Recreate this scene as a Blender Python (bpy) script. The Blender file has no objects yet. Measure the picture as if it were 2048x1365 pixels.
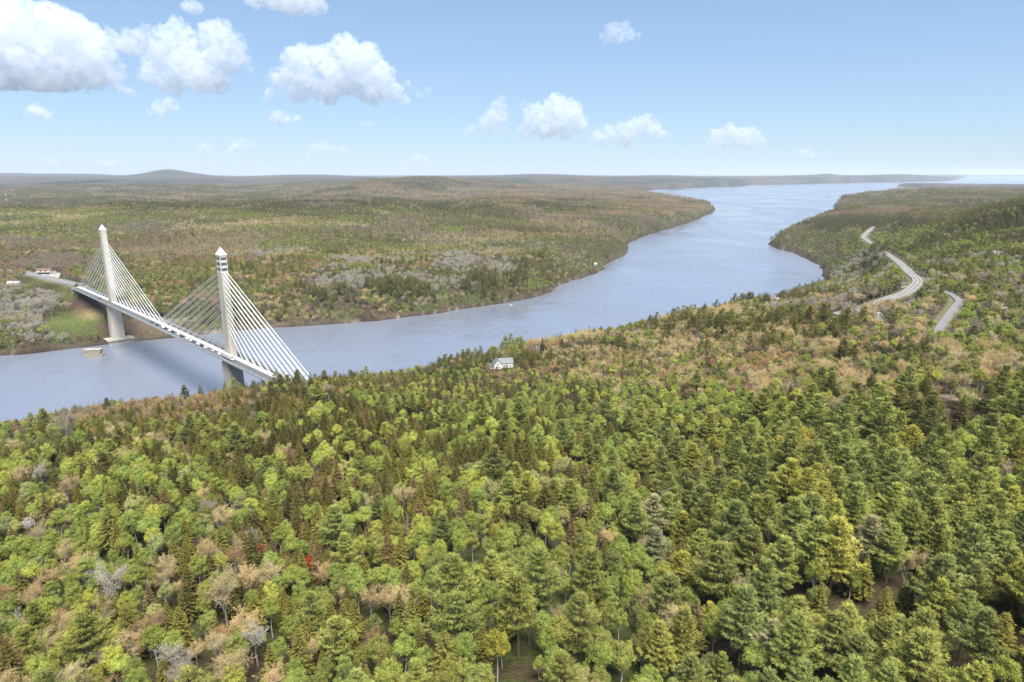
import bpy, bmesh, math, random
import numpy as np
from mathutils import Vector, Matrix

# ------------------------------------------------------------------ camera, sky, sun, exposure
S = bpy.context.scene
COL = S.collection
H = 190.0                                   # drone height above the river
PITCH = math.atan((682.5 - 346.0) / 1365.0)
cam = bpy.data.objects.new('camera', bpy.data.cameras.new('camera'))
COL.objects.link(cam)
cam.location = (0, 0, H)
cam.rotation_euler = (math.pi / 2 - PITCH, 0, 0)
cam.data.sensor_width = 36
cam.data.lens = 24
cam.data.clip_start = 1
cam.data.clip_end = 200000
S.camera = cam

SUN_EL, SUN_AZ = math.radians(62), math.radians(160)
W = bpy.data.worlds.new('World')
S.world = W
W.use_nodes = True
wn = W.node_tree
bg = wn.nodes['Background']
sky = wn.nodes.new('ShaderNodeTexSky')
sky.sky_type = 'NISHITA'
sky.sun_disc = False
sky.sun_elevation = SUN_EL
sky.sun_rotation = SUN_AZ
sky.altitude = 200
sky.air_density = 1.0
sky.dust_density = 0.0
sky.ozone_density = 3.0
gam = wn.nodes.new('ShaderNodeGamma')
gam.inputs[1].default_value = 0.5
mul = wn.nodes.new('ShaderNodeMix')
mul.data_type = 'RGBA'
mul.blend_type = 'MULTIPLY'
mul.inputs[0].default_value = 1
mul.inputs[7].default_value = (0.75, 0.92, 1.14, 1)
wn.links.new(sky.outputs[0], gam.inputs[0])
wn.links.new(gam.outputs[0], mul.inputs[6])
wn.links.new(mul.outputs[2], bg.inputs[0])
bg.inputs[1].default_value = 0.102
sl = bpy.data.lights.new('sun', 'SUN')
sl.energy = 3.0
sl.angle = math.radians(36)
sl.color = (1, .95, .87)
so = bpy.data.objects.new('sun', sl)
COL.objects.link(so)
so.rotation_euler = Vector((math.sin(SUN_AZ) * math.cos(SUN_EL), math.cos(SUN_AZ) * math.cos(SUN_EL), math.sin(SUN_EL))).to_track_quat('Z', 'Y').to_euler()
S.view_settings.view_transform = 'Standard'
S.view_settings.look = 'None'
S.view_settings.gamma = 1
S.view_settings.exposure = 1.62
S.cycles.volume_bounces = 10
S.cycles.max_bounces = 14
S.cycles.diffuse_bounces = 6
S.cycles.transmission_bounces = 4
S.cycles.glossy_bounces = 2

# ------------------------------------------------------------------ pixel <-> world helpers (photo is 2048 x 1365)
CP, SP = math.cos(PITCH), math.sin(PITCH)
FPX = 1365.0


def ray(x, y):
    u = (x - 1024) / FPX
    v = (682.5 - y) / FPX
    return np.array([u, CP + v * SP, -SP + v * CP])


def on_level(x, y, z=0.0):
    d = ray(x, y)
    t = (z - H) / d[2]
    return (d[0] * t, d[1] * t)


def col_at(px, Y, z):
    """X of image column px at world depth Y, height z"""
    return (px - 1024) / FPX * (Y * CP + (H - z) * SP)


def project(X, Y, Z):
    dep = Y * CP + (H - Z) * SP
    up = Y * SP + (Z - H) * CP
    return 1024 + FPX * X / dep, 682.5 - FPX * up / dep, dep


def hash2(ix, iy, seed):
    n = (ix.astype(np.int64) * 374761393 + iy.astype(np.int64) * 668265263 + seed * 1442695041) & 0x7fffffff
    n = ((n ^ (n >> 13)) * 1274126177) & 0x7fffffff
    n = n ^ (n >> 16)
    return (n & 0xffff) / 65535.0


def vnoise(x, y, seed=0):
    ix, iy = np.floor(x), np.floor(y)
    fx, fy = x - ix, y - iy
    fx, fy = fx * fx * (3 - 2 * fx), fy * fy * (3 - 2 * fy)
    a, b = hash2(ix, iy, seed), hash2(ix + 1, iy, seed)
    c, d = hash2(ix, iy + 1, seed), hash2(ix + 1, iy + 1, seed)
    return (a * (1 - fx) + b * fx) * (1 - fy) + (c * (1 - fx) + d * fx) * fy


def fbm(x, y, seed=0, n=3):
    s, a, t = 0, 1.0, 0
    for i in range(n):
        s = s + a * vnoise(x * 2 ** i, y * 2 ** i, seed + i * 7)
        t += a
        a *= .5
    return s / t


def sstep(a, b, x):
    t = np.clip((x - a) / (b - a), 0, 1)
    return t * t * (3 - 2 * t)


# ------------------------------------------------------------------ materials
def material(name):
    m = bpy.data.materials.new(name)
    m.use_nodes = True
    nt = m.node_tree
    nt.nodes.clear()
    out = nt.nodes.new('ShaderNodeOutputMaterial')
    return m, nt.nodes, nt.links.new, out


def plain(name, rgb, rough=.8, var=.15, scale=.6, metal=0.0, spec=.3, streak=None):
    m, N, L, out = material(name)
    p = N.new('ShaderNodeBsdfPrincipled')
    p.inputs['Roughness'].default_value = rough
    p.inputs['Metallic'].default_value = metal
    p.inputs['Specular IOR Level'].default_value = spec
    tc = N.new('ShaderNodeTexCoord')
    mp = N.new('ShaderNodeMapping')
    if streak:
        mp.inputs['Scale'].default_value = streak
    n = N.new('ShaderNodeTexNoise')
    n.inputs['Scale'].default_value = scale
    n.inputs['Detail'].default_value = 4
    r = N.new('ShaderNodeMapRange')
    r.inputs[1].default_value = .3
    r.inputs[2].default_value = .7
    r.inputs[3].default_value = 1 - var
    r.inputs[4].default_value = 1 + var * .6
    mx = N.new('ShaderNodeMix')
    mx.data_type = 'RGBA'
    mx.blend_type = 'MULTIPLY'
    mx.inputs[0].default_value = 1
    mx.inputs[6].default_value = (*rgb, 1)
    L(tc.outputs['Object'], mp.inputs[0])
    L(mp.outputs[0], n.inputs['Vector'])
    L(n.outputs[0], r.inputs[0])
    L(r.outputs[0], mx.inputs[7])
    L(mx.outputs[2], p.inputs['Base Color'])
    L(p.outputs[0], out.inputs[0])
    return m


def leaf_material(name, transl):
    """foliage: the tree's own tint, mottled from clump to clump"""
    m, N, L, out = material(name)
    at = N.new('ShaderNodeAttribute')
    at.attribute_type = 'INSTANCER'
    at.attribute_name = 'tint'
    tc = N.new('ShaderNodeTexCoord')
    n = N.new('ShaderNodeTexNoise')
    n.inputs['Scale'].default_value = .55
    n.inputs['Detail'].default_value = 3
    r = N.new('ShaderNodeMapRange')
    r.inputs[1].default_value = .3
    r.inputs[2].default_value = .7
    r.inputs[3].default_value = .72
    r.inputs[4].default_value = 1.3
    mx = N.new('ShaderNodeMix')
    mx.data_type = 'RGBA'
    mx.blend_type = 'MULTIPLY'
    mx.inputs[0].default_value = 1
    L(tc.outputs['Object'], n.inputs['Vector'])
    L(n.outputs[0], r.inputs[0])
    L(at.outputs['Color'], mx.inputs[6])
    L(r.outputs[0], mx.inputs[7])
    d = N.new('ShaderNodeBsdfDiffuse')
    t = N.new('ShaderNodeBsdfTranslucent')
    s = N.new('ShaderNodeMixShader')
    s.inputs[0].default_value = transl
    L(mx.outputs[2], d.inputs[0])
    L(mx.outputs[2], t.inputs[0])
    L(d.outputs[0], s.inputs[1])
    L(t.outputs[0], s.inputs[2])
    L(s.outputs[0], out.inputs[0])
    return m


M_LEAF = leaf_material('foliage', .32)
M_NEEDLE = leaf_material('needles', .2)
M_BARK = plain('bark', (.13, .10, .075), .9, .35, 1.5, spec=.05)
M_BIRCH = plain('birch_bark', (.42, .40, .35), .85, .45, 2.0, spec=.1)
M_GREYWOOD = plain('weathered_wood', (.32, .29, .26), .9, .3, 1.5, spec=.05)
M_CONC = plain('pale_concrete', (.50, .46, .39), .85, .22, .12, spec=.2, streak=(1, 1, .25))
M_CONC2 = plain('weathered_concrete', (.40, .37, .32), .9, .35, .3, spec=.2)
M_DECK = plain('bridge_girder_concrete', (.36, .37, .38), .85, .15, .2)
M_ROADB = plain('bridge_asphalt', (.105, .11, .12), .85, .15, .3)
M_MEDIAN = plain('white_concrete', (.70, .66, .58), .8, .12, .4)
M_STAY = plain('white_stay_pipe', (.80, .80, .78), .45, .06, .2)
M_RAIL = plain('grey_steel_rail', (.16, .17, .19), .6, .1, 1)
M_CAP = plain('pale_metal_cap', (.75, .75, .73), .4, .08, .5, metal=.1)
M_GLASS = plain('dark_glass', (.03, .035, .05), .12, .1, 1, spec=.6)
M_ROAD = plain('pale_asphalt', (.185, .178, .172), .9, .18, .08)  # pale grey is the asphalt's own colour, shared by all three roads
M_ROADLINE = plain('road_paint', (.75, .72, .60), .8, .2, 1)
M_WHITE = plain('white_paint', (.62, .62, .61), .6, .06, .6)
M_CREAM = plain('cream_siding', (.62, .52, .40), .8, .12, .6)
M_TEAL = plain('pale_teal_metal_roof', (.15, .17, .175), .5, .15, .6)
M_DARKROOF = plain('dark_shingles', (.10, .095, .10), .9, .25, 1.2)
M_PINKROOF = plain('faded_pinkish_roof', (.30, .23, .21), .85, .15, .5)
M_BROWNROOF = plain('brown_roof', (.20, .12, .08), .85, .2, .6)
M_STONE = plain('old_masonry', (.27, .24, .19), .9, .5, .6)
M_TYRE = plain('black_rubber', (.02, .02, .02), .8, .1, 1)
M_YELLOW = plain('yellow_sign_paint', (.75, .48, .04), .6, .08, 1)
M_GRAVEL = plain('pale_gravel', (.34, .32, .28), .95, .2, .25)
M_WOOD = plain('pole_timber', (.22, .17, .12), .9, .2, 1)
M_RED = plain('red_paint', (.35, .05, .04), .5, .1, 1)

# ------------------------------------------------------------------ mesh helpers


def link(o, parent=None):
    COL.objects.link(o)
    if parent is not None:
        o.parent = parent
    return o


def tri_mesh(name, V, T, mats, mi=None, smooth=False):
    me = bpy.data.meshes.new(name)
    V = np.asarray(V, np.float32)
    T = np.asarray(T, np.int32)
    me.vertices.add(len(V))
    me.vertices.foreach_set('co', V.ravel())
    me.loops.add(T.size)
    me.loops.foreach_set('vertex_index', T.ravel())
    me.polygons.add(len(T))
    k = T.shape[1]
    me.polygons.foreach_set('loop_start', np.arange(0, T.size, k, dtype=np.int32))
    for m in mats:
        me.materials.append(m)
    if mi is not None:
        me.polygons.foreach_set('material_index', np.asarray(mi, np.int32))
    me.polygons.foreach_set('use_smooth', np.full(len(T), smooth, bool))
    me.update(calc_edges=True)
    return me


class B:
    """collects shapes; build() links them as ONE mesh object"""

    def __init__(s):
        s.bm = bmesh.new()
        s.mats = []

    def _m(s, faces, mat):
        if mat not in s.mats:
            s.mats.append(mat)
        i = s.mats.index(mat)
        for f in faces:
            f.material_index = i

    def box(s, c, d, mat, M=None, top=1.0, bevel=0.0):
        r = bmesh.ops.create_cube(s.bm, size=1)
        vs = r['verts']
        for v in vs:
            t = top if v.co.z > 0 else 1.0
            tx, ty = t if isinstance(t, tuple) else (t, t)
            v.co = Vector((v.co.x * d[0] * tx + c[0], v.co.y * d[1] * ty + c[1], v.co.z * d[2] + c[2]))
            if M is not None:
                v.co = M @ v.co
        fs = set(f for v in vs for f in v.link_faces)
        s._m(fs, mat)
        if bevel:
            es = list(set(e for v in vs for e in v.link_edges))
            rb = bmesh.ops.bevel(s.bm, geom=es, offset=bevel, segments=2, affect='EDGES', profile=.5)
            s._m(rb['faces'], mat)
        return s

    def prism(s, pts, x0, x1, mat, M=None):
        """profile (y,z) swept along x"""
        a = [s.bm.verts.new((x0, y, z)) for y, z in pts]
        b = [s.bm.verts.new((x1, y, z)) for y, z in pts]
        n = len(pts)
        fs = [s.bm.faces.new(a[::-1]), s.bm.faces.new(b)]
        for i in range(n):
            fs.append(s.bm.faces.new((a[i], a[(i + 1) % n], b[(i + 1) % n], b[i])))
        if M is not None:
            for v in a + b:
                v.co = M @ v.co
        s._m(fs, mat)
        return s

    def cyl(s, p, q, r0, r1, mat, k=8):
        p, q = Vector(p), Vector(q)
        M = Matrix.Translation((p + q) / 2) @ (q - p).to_track_quat('Z', 'Y').to_matrix().to_4x4()
        r = bmesh.ops.create_cone(s.bm, cap_ends=True, segments=k, radius1=r0, radius2=r1, depth=(q - p).length, matrix=M)
        s._m(set(f for v in r['verts'] for f in v.link_faces), mat)
        return s

    def build(s, name, parent=None):
        me = bpy.data.meshes.new(name)
        bmesh.ops.recalc_face_normals(s.bm, faces=s.bm.faces[:])
        s.bm.to_mesh(me)
        s.bm.free()
        for m in s.mats:
            me.materials.append(m)
        return link(bpy.data.objects.new(name, me), parent)


def tag(o, label, cat=None, group=None, kind=None):
    o['label'] = label
    if cat:
        o['category'] = cat
    if group:
        o['group'] = group
    if kind:
        o['kind'] = kind
    return o


def thing(name, label, cat, loc=(0, 0, 0), rz=0.0, group=None):
    o = bpy.data.objects.new(name, None)
    o.empty_display_size = .5
    link(o)
    o.location = loc
    o.rotation_euler = (0, 0, rz)
    return tag(o, label, cat, group)


def struct(o, label):
    return tag(o, label, None, None, 'structure')


# ------------------------------------------------------------------ shorelines
west_px = [(0, 712), (60, 709), (100, 704), (150, 697), (210, 690), (262, 683), (340, 676), (420, 668), (480, 661), (560, 655), (640, 650), (700, 646), (760, 641), (820, 634), (880, 626), (930, 618), (980, 611), (1020, 605), (1060, 598), (1090, 590), (1108, 580), (1118, 570), (1150, 560), (1180, 552), (1206, 542), (1212, 530), (1230, 520), (1250, 508), (1254, 492), (1256, 485), (1290, 472), (1340, 457), (1390, 440), (1425, 425), (1427, 417), (1415, 411), (1370, 404), (1330, 399), (1290, 393), (1245, 388), (1243, 385), (1280, 381.5), (1350, 378), (1420, 375), (1490, 372.5), (1493, 370.5), (1600, 369), (1700, 366.5), (1800, 364.5), (1890, 362.5), (1905, 361)]
east_px = [(2048, 378.6), (1950, 378.9), (1900, 378.8), (1800, 379.5), (1770, 385), (1740, 392), (1715, 398), (1690, 404), (1674, 408), (1670, 414), (1674, 420), (1690, 424), (1660, 440), (1610, 456), (1580, 465), (1556, 475), (1541, 486), (1542, 492), (1556, 498), (1590, 508), (1620, 520), (1640, 532), (1647, 545), (1648, 556)]
river = [(-3500, 690), (-900, 700)] + [on_level(*p) for p in west_px] + [(22000, 34000), (30000, 48000), (90000, 48000), (60000, 9000), (12000, 8600)] + [on_level(*p) for p in east_px] + \
    [(555, 1180), (475, 1085), (395, 1000), (300, 915), (190, 830), (95, 755), (-15, 675), (-105, 608), (-190, 560), (-240, 540), (-300, 512), (-380, 488), (-500, 470), (-700, 455), (-1500, 430), (-3500, 420)]
isle = [on_level(*p) for p in [(1795, 373.5), (1850, 376), (1950, 376.2), (2100, 376.5), (2500, 377), (2500, 373), (2100, 372.3), (1900, 371.8), (1840, 372.3)]]
strip = [(20500, 36500), (26500, 37500), (50000, 37500), (50000, 40500), (24000, 40000)]


def poly_dist(X, Y, poly):
    """distance to the outline, positive inside"""
    P = np.array(poly, float)
    Q = np.roll(P, -1, 0)
    d2 = np.full(X.shape, 1e18)
    ins = np.zeros(X.shape, bool)
    for (ax, ay), (bx, by) in zip(P, Q):
        ex, ey = bx - ax, by - ay
        t = np.clip(((X - ax) * ex + (Y - ay) * ey) / (ex * ex + ey * ey + 1e-9), 0, 1)
        d2 = np.minimum(d2, (X - ax - t * ex) ** 2 + (Y - ay - t * ey) ** 2)
        if ay != by:
            c = ((ay > Y) != (by > Y)) & (X < (bx - ax) * (Y - ay) / (by - ay) + ax)
            ins ^= c
    d = np.sqrt(d2)
    return np.where(ins, d, -d)


def shore_dist(X, Y):
    """metres from the water's edge, positive on land"""
    wob = (fbm(X / 28, Y / 28, 5, 2) - .5) * 7 * np.clip(Y / 700, .5, 4)
    d = -poly_dist(X, Y, river)
    d = np.maximum(d, poly_dist(X, Y, isle))
    d = np.maximum(d, poly_dist(X, Y, strip))
    return d + wob


# ------------------------------------------------------------------ terrain heights: (image column, depth, height)
ctrl = [(0, 90, 88), (1024, 90, 90), (2048, 90, 94), (-900, 120, 78), (2900, 120, 94), (1024, 180, 82), (300, 210, 77), (1700, 180, 87), (2048, 250, 88), (1024, 270, 70), (100, 290, 60), (-500, 300, 48), (0, 400, 32), (0, 475, 8), (-500, 420, 10),
        (400, 400, 46), (400, 470, 30), (480, 480, 40), (480, 420, 53), (560, 400, 66), (610, 400, 72), (650, 390, 69), (620, 450, 52), (640, 500, 30), (800, 480, 42), (800, 560, 20), (950, 560, 28), (1005, 563, 28), (1100, 560, 30), (1200, 430, 50), (1300, 640, 25), (1400, 650, 32), (1500, 450, 60), (1500, 640, 48), (1500, 780, 46), (1400, 720, 38), (1640, 880, 44), (1600, 600, 62),
        (1700, 385, 76), (1700, 520, 78), (1770, 574, 85), (1837, 648, 87), (1800, 880, 77), (1735, 1430, 52), (1742, 1760, 49), (1880, 455, 87), (1912, 550, 95), (1900, 346, 86), (2048, 500, 92), (1650, 1000, 28), (1650, 1150, 12), (1600, 1600, 15), (1600, 1750, 20), (1700, 1700, 62), (2048, 900, 105), (2048, 1250, 142), (2000, 1260, 131), (1950, 1320, 114), (1880, 1500, 84), (2300, 1200, 155), (2000, 1080, 100), (2500, 600, 110),
        (1850, 1700, 85), (1800, 2500, 62), (1700, 3400, 35), (1900, 4000, 68), (2048, 5000, 56), (1900, 6500, 42), (2048, 7000, 30), (1800, 7000, 20), (2600, 5000, 60), (2000, 9700, 22), (2300, 9700, 25),
        (160, 890, 42), (100, 950, 45), (45, 1011, 45), (88, 1020, 46), (-200, 1050, 46), (0, 900, 28), (60, 780, 17), (150, 800, 18), (250, 900, 22), (300, 1000, 30), (450, 1000, 30), (0, 1500, 55), (0, 2200, 70), (-500, 2200, 65), (300, 2300, 78), (650, 2500, 88), (650, 1700, 62), (650, 1250, 42), (850, 1300, 38), (900, 1900, 55), (1000, 2700, 74), (1100, 2000, 40), (1200, 3000, 45), (1300, 3600, 35), (1380, 3700, 22),
        (0, 3300, 20), (300, 3600, 22), (650, 3800, 28), (900, 4200, 30), (0, 5000, 22), (500, 5500, 28), (1000, 5500, 35), (1200, 6500, 35), (0, 8000, 40), (500, 8000, 45), (850, 7200, 134), (760, 7100, 112), (650, 7300, 70), (960, 7200, 95), (1050, 7600, 60),
        (335, 16000, 110), (0, 14000, 120), (150, 14500, 115), (600, 14500, 110), (1000, 13000, 116), (1080, 13500, 130), (1300, 14000, 112), (1550, 15500, 90), (1600, 16000, 112), (1650, 16000, 112), (1700, 16000, 112), (1800, 17000, 120), (1880, 17200, 110), (1905, 17500, 40),
        (0, 24000, 80), (335, 24000, 50), (600, 26000, 40), (1200, 26000, 40), (1700, 26000, 40), (1900, 37000, 80), (2048, 38000, 85), (600, 36000, 20), (1400, 36000, 20), (-800, 14000, 120), (-900, 5000, 30)]
CA = np.array([(col_at(p, Y, z) / Y, math.log(Y), z) for p, Y, z in ctrl])

ROADS = {  # name: (half width, [(px, depth, height)])
    'highway': (4.3, [(1670, 535, 80), (1725, 552, 82), (1770, 574, 85), (1812, 605, 86), (1834, 648, 87), (1832, 690, 86), (1820, 740, 84), (1802, 860, 78), (1780, 1010, 71), (1754, 1240, 59), (1736, 1420, 53), (1727, 1530, 51), (1732, 1640, 50), (1741, 1760, 50), (1750, 1850, 50)]),
    'side_road': (2.3, [(1872, 440, 86.5), (1880, 455, 88), (1894, 478, 90.3), (1908, 500, 92.5), (1917, 518, 94), (1909, 530, 95.5), (1895, 545, 96), (1870, 560, 96)]),
    'approach_road': (7.2, [(160, 893, 46.0), (135, 915, 46.2), (105, 945, 46.4), (70, 985, 46.4), (40, 1018, 46.4), (0, 1040, 46.4), (-60, 1065, 46.4), (-200, 1120, 46.4)]),
}
ROADPTS = {}
for _n, (_hw, _pts) in ROADS.items():
    _p = np.array([(col_at(p, Y, z), Y, z) for p, Y, z in _pts])
    _t = np.linspace(0, len(_p) - 1, (len(_p) - 1) * 8 + 1)
    _i = np.clip(_t.astype(int), 0, len(_p) - 2)
    _f = (_t - _i)[:, None]
    _a = _p[np.maximum(_i - 1, 0)]
    _b, _c = _p[_i], _p[_i + 1]
    _d = _p[np.minimum(_i + 2, len(_p) - 1)]
    ROADPTS[_n] = (_hw, .5 * (2 * _b + (_c - _a) * _f + (2 * _a - 5 * _b + 4 * _c - _d) * _f ** 2 + (3 * _b - _a - 3 * _c + _d) * _f ** 3))


def road_dist(X, Y, only=None):
    d = np.full(X.shape, 1e9)
    z = np.zeros(X.shape)
    for n, (hw, P) in ROADPTS.items():
        if only and n != only:
            continue
        for a, b in zip(P[:-1], P[1:]):
            e = b - a
            t = np.clip(((X - a[0]) * e[0] + (Y - a[1]) * e[1]) / (e[0] ** 2 + e[1] ** 2), 0, 1)
            dd = np.hypot(X - a[0] - t * e[0], Y - a[1] - t * e[1]) - hw
            k = dd < d
            d = np.where(k, dd, d)
            z = np.where(k, a[2] + t * e[2], z)
    return d, z


LOT = (col_at(92, 1002, 46.4), 1002.0)       # middle of the car park beside the bridge road


def ground(X, Y, d=None):
    X, Y = np.asarray(X, float), np.asarray(Y, float)
    if d is None:
        d = shore_dist(X, Y)
    a, b = X / np.maximum(Y, 30), np.log(np.maximum(Y, 30))
    num, den = np.zeros(X.shape), np.zeros(X.shape)
    for ca, cb, cz in CA:
        w = 1 / (((a - ca) * 3) ** 2 + (b - cb) ** 2 + .004) ** 2
        num += w * cz
        den += w
    zc = num / den
    far = sstep(2500, 6000, Y)
    zc = zc + (fbm(X / 70, Y / 70, 11) - .5) * 7 * (1 - far) + far * (fbm(X / 800, Y / 800, 13, 4) - .45) * 34 * (1 - sstep(9000, 13000, Y) * .5)
    for mp_, mw_, mY, mA in ((332, 42, 16000, 125), (385, 50, 16000, 55), (270, 50, 16000, 30), (10, 70, 20000, 100), (120, 60, 20000, 55), (200, 50, 20000, 50), (640, 60, 17000, 35), (560, 60, 19000, 40), (1080, 80, 17000, 40), (1320, 50, 17000, 30), (1655, 16, 18000, 30), (1640, 60, 18000, 30), (1800, 60, 17000, 30)):
        zc = zc + mA * np.exp(-((a - col_at(mp_, mY, 150) / mY) / (mw_ / FPX)) ** 2 - ((Y - mY) / 2200) ** 2)
    zc = np.maximum(zc, 4)
    slope = .75 * np.clip(Y / 900, 1, 3)
    z = np.where(d > 0, zc * (1 - np.exp(-np.maximum(d, 0) * slope / zc)), np.maximum(d * .35, -9))
    near = (Y < 2000) & (d > 0)
    if near.any():
        rd, rz = np.full(X.shape, 1e9), np.zeros(X.shape)
        rd[near], rz[near] = road_dist(X[near], Y[near])
        k = 1 - sstep(3, 26, rd)
        z = z * (1 - k) + (rz - 1.0) * k
        k = 1 - sstep(20, 36, np.hypot((X - LOT[0]) * .75, (Y - LOT[1]) * 1.5))
        z = z * (1 - k) + 46.0 * k
    return z


def gz(x, y):
    return float(ground(np.array([x]), np.array([y]))[0])


def hit(px, py, h=0.0, y0=60, y1=9000):
    """first place where a thing h metres tall on the ground would have its top at this pixel"""
    Y = np.exp(np.linspace(math.log(y0), math.log(y1), 900))
    d = ray(px, py)
    X = d[0] / d[1] * Y
    gap = H + d[2] / d[1] * Y - ground(X, Y) - h
    wet = np.nonzero(shore_dist(X, Y) < 5)[0]
    n = wet[0] if len(wet) and wet[0] > 0 else len(Y)
    below = gap[:n] <= 0
    i = int(np.argmax(below)) if below.any() else int(np.argmin(gap[:n]))
    return float(X[i]), float(Y[i])


# ------------------------------------------------------------------ terrain sheet
NR, NC = 800, 520
rows = np.exp(np.linspace(math.log(45), math.log(47000), NR))
ang = np.linspace(-62, 62, NC) * math.pi / 180
RR, AA = np.meshgrid(rows, ang, indexing='ij')
TX, TY = (RR * np.sin(AA)).ravel(), (RR * np.cos(AA)).ravel()
TD = shore_dist(TX, TY)
TZ = ground(TX, TY, TD)
idx = np.arange(NR * NC).reshape(NR, NC)
quads = np.stack([idx[:-1, :-1], idx[:-1, 1:], idx[1:, 1:], idx[1:, :-1]], -1).reshape(-1, 4)


def mixc(c, k, rgb):
    return c * (1 - k[:, None]) + np.array(rgb) * k[:, None]


cov = np.tile(np.array([.075, .058, .034]), (len(TX), 1))
cov = mixc(cov, sstep(.45, .6, fbm(TX / 14, TY / 14, 21)), (.075, .085, .03))
# far woodland seen as one cover
farw = sstep(4200, 6500, TY)
patch = fbm(TX / 420, TY / 900, 31, 4)
fc = mixc(np.tile(np.array([.085, .066, .052]), (len(TX), 1)), sstep(.5, .6, patch), (.035, .044, .032))
fc = mixc(fc, sstep(.62, .72, fbm(TX / 300, TY / 700, 41, 3)), (.07, .075, .042))
cov = cov * (1 - farw[:, None]) + fc * farw[:, None]
cov = mixc(cov, sstep(9, 4, TD) * sstep(2600, 1300, TY), (.085, .068, .048))
cov = mixc(cov, sstep(3.2, 1.6, TD) * sstep(2500, 1200, TY) * sstep(.35, .6, fbm(TX / 12, TY / 12, 77)), (.20, .17, .13))
cov = mixc(cov, sstep(1.2, .4, TD), (.05, .04, .03))
PX, PY, _ = project(TX, TY, TZ)


def blob(cx, cy, rx, ry):
    return np.clip(1.25 - ((PX - cx) / rx) ** 2 - ((PY - cy) / ry) ** 2 + (fbm(TX / 11, TY / 11, 51) - .5) * 1.2, 0, 1) * (TY < 1300)


cov = mixc(cov, blob(140, 645, 55, 30), (.088, .105, .036))
cov = mixc(cov, blob(190, 628, 45, 12), (.19, .15, .075))
cov = mixc(cov, blob(170, 608, 60, 10), (.10, .065, .05))
cov = mixc(cov, blob(280, 655, 75, 22), (.115, .085, .06))
cov = mixc(cov, blob(205, 655, 18, 12), (.10, .065, .05))
cov = mixc(cov, blob(330, 640, 60, 6), (.2, .165, .11))
cov = mixc(cov, blob(1440, 766, 60, 6), (.34, .27, .2))
cov = mixc(cov, blob(1930, 796, 130, 7), (.24, .19, .13))
cov = mixc(cov, blob(1760, 725, 60, 6), (.22, .19, .14))
cov = mixc(cov, blob(1475, 755, 70, 14), (.2, .135, .085))
rd_, _z = road_dist(TX[TY < 2000], TY[TY < 2000])
k_ = np.zeros(len(TX))
k_[TY < 2000] = sstep(7, 2, rd_)
cov = mixc(cov, k_, (.17, .155, .09))

me = tri_mesh('ground', np.stack([TX, TY, TZ], 1), quads, [], smooth=True)
ca = me.color_attributes.new('cover', 'FLOAT_COLOR', 'POINT')
ca.data.foreach_set('color', np.concatenate([cov, np.ones((len(cov), 1))], 1).astype(np.float32).ravel())
m, N, L, out = material('woodland_ground')
at = N.new('ShaderNodeAttribute')
at.attribute_name = 'cover'
geo = N.new('ShaderNodeNewGeometry')
nz = N.new('ShaderNodeTexNoise')
nz.inputs['Scale'].default_value = .35
nz.inputs['Detail'].default_value = 6
nz.inputs['Roughness'].default_value = .7
nz2 = N.new('ShaderNodeTexNoise')
nz2.inputs['Scale'].default_value = .018
nz2.inputs['Detail'].default_value = 5
r1 = N.new('ShaderNodeMapRange')
r1.inputs[1].default_value, r1.inputs[2].default_value, r1.inputs[3].default_value, r1.inputs[4].default_value = .3, .7, .55, 1.45
r2 = N.new('ShaderNodeMapRange')
r2.inputs[1].default_value, r2.inputs[2].default_value, r2.inputs[3].default_value, r2.inputs[4].default_value = .3, .7, .7, 1.3
mm = N.new('ShaderNodeMath')
mm.operation = 'MULTIPLY'
mx = N.new('ShaderNodeMix')
mx.data_type = 'RGBA'
mx.blend_type = 'MULTIPLY'
mx.inputs[0].default_value = 1
bs = N.new('ShaderNodeBsdfDiffuse')
bp = N.new('ShaderNodeBump')
bp.inputs['Strength'].default_value = .8
bp.inputs['Distance'].default_value = 3
L(geo.outputs['Position'], nz.inputs['Vector'])
L(geo.outputs['Position'], nz2.inputs['Vector'])
L(nz.outputs[0], r1.inputs[0])
L(nz2.outputs[0], r2.inputs[0])
L(r1.outputs[0], mm.inputs[0])
L(r2.outputs[0], mm.inputs[1])
L(at.outputs['Color'], mx.inputs[6])
L(mm.outputs[0], mx.inputs[7])
L(mx.outputs[2], bs.inputs[0])
L(nz.outputs[0], bp.inputs['Height'])
L(bp.outputs[0], bs.inputs['Normal'])
L(bs.outputs[0], out.inputs[0])
me.materials.append(m)
struct(link(bpy.data.objects.new('ground', me)), 'wooded hills and river banks')

# ------------------------------------------------------------------ water sheet
V = np.array([(-62000, -200, 0), (62000, -200, 0), (62000, 46500, 0), (-62000, 46500, 0)], float)
me = tri_mesh('water', V, np.array([[0, 1, 2, 3]]), [])
m, N, L, out = material('river_water')
p = N.new('ShaderNodeBsdfPrincipled')
p.inputs['Base Color'].default_value = (.165, .182, .230, 1)
p.inputs['Roughness'].default_value = .16
p.inputs['IOR'].default_value = 2.35
p.inputs['Specular IOR Level'].default_value = .5
geo = N.new('ShaderNodeNewGeometry')
mp = N.new('ShaderNodeMapping')
mp.inputs['Rotation'].default_value = (0, 0, math.radians(25))
mp.inputs['Scale'].default_value = (1, .4, 1)
n1 = N.new('ShaderNodeTexNoise')
n1.inputs['Scale'].default_value = .12
n1.inputs['Detail'].default_value = 5
n1.inputs['Roughness'].default_value = .62
n2 = N.new('ShaderNodeTexNoise')
n2.inputs['Scale'].default_value = .006
n2.inputs['Detail'].default_value = 3
mr = N.new('ShaderNodeMapRange')
mr.inputs[1].default_value, mr.inputs[2].default_value, mr.inputs[3].default_value, mr.inputs[4].default_value = .40, .60, .25, 1.3
mu2 = N.new('ShaderNodeMath')
mu2.operation = 'MULTIPLY'
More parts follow.
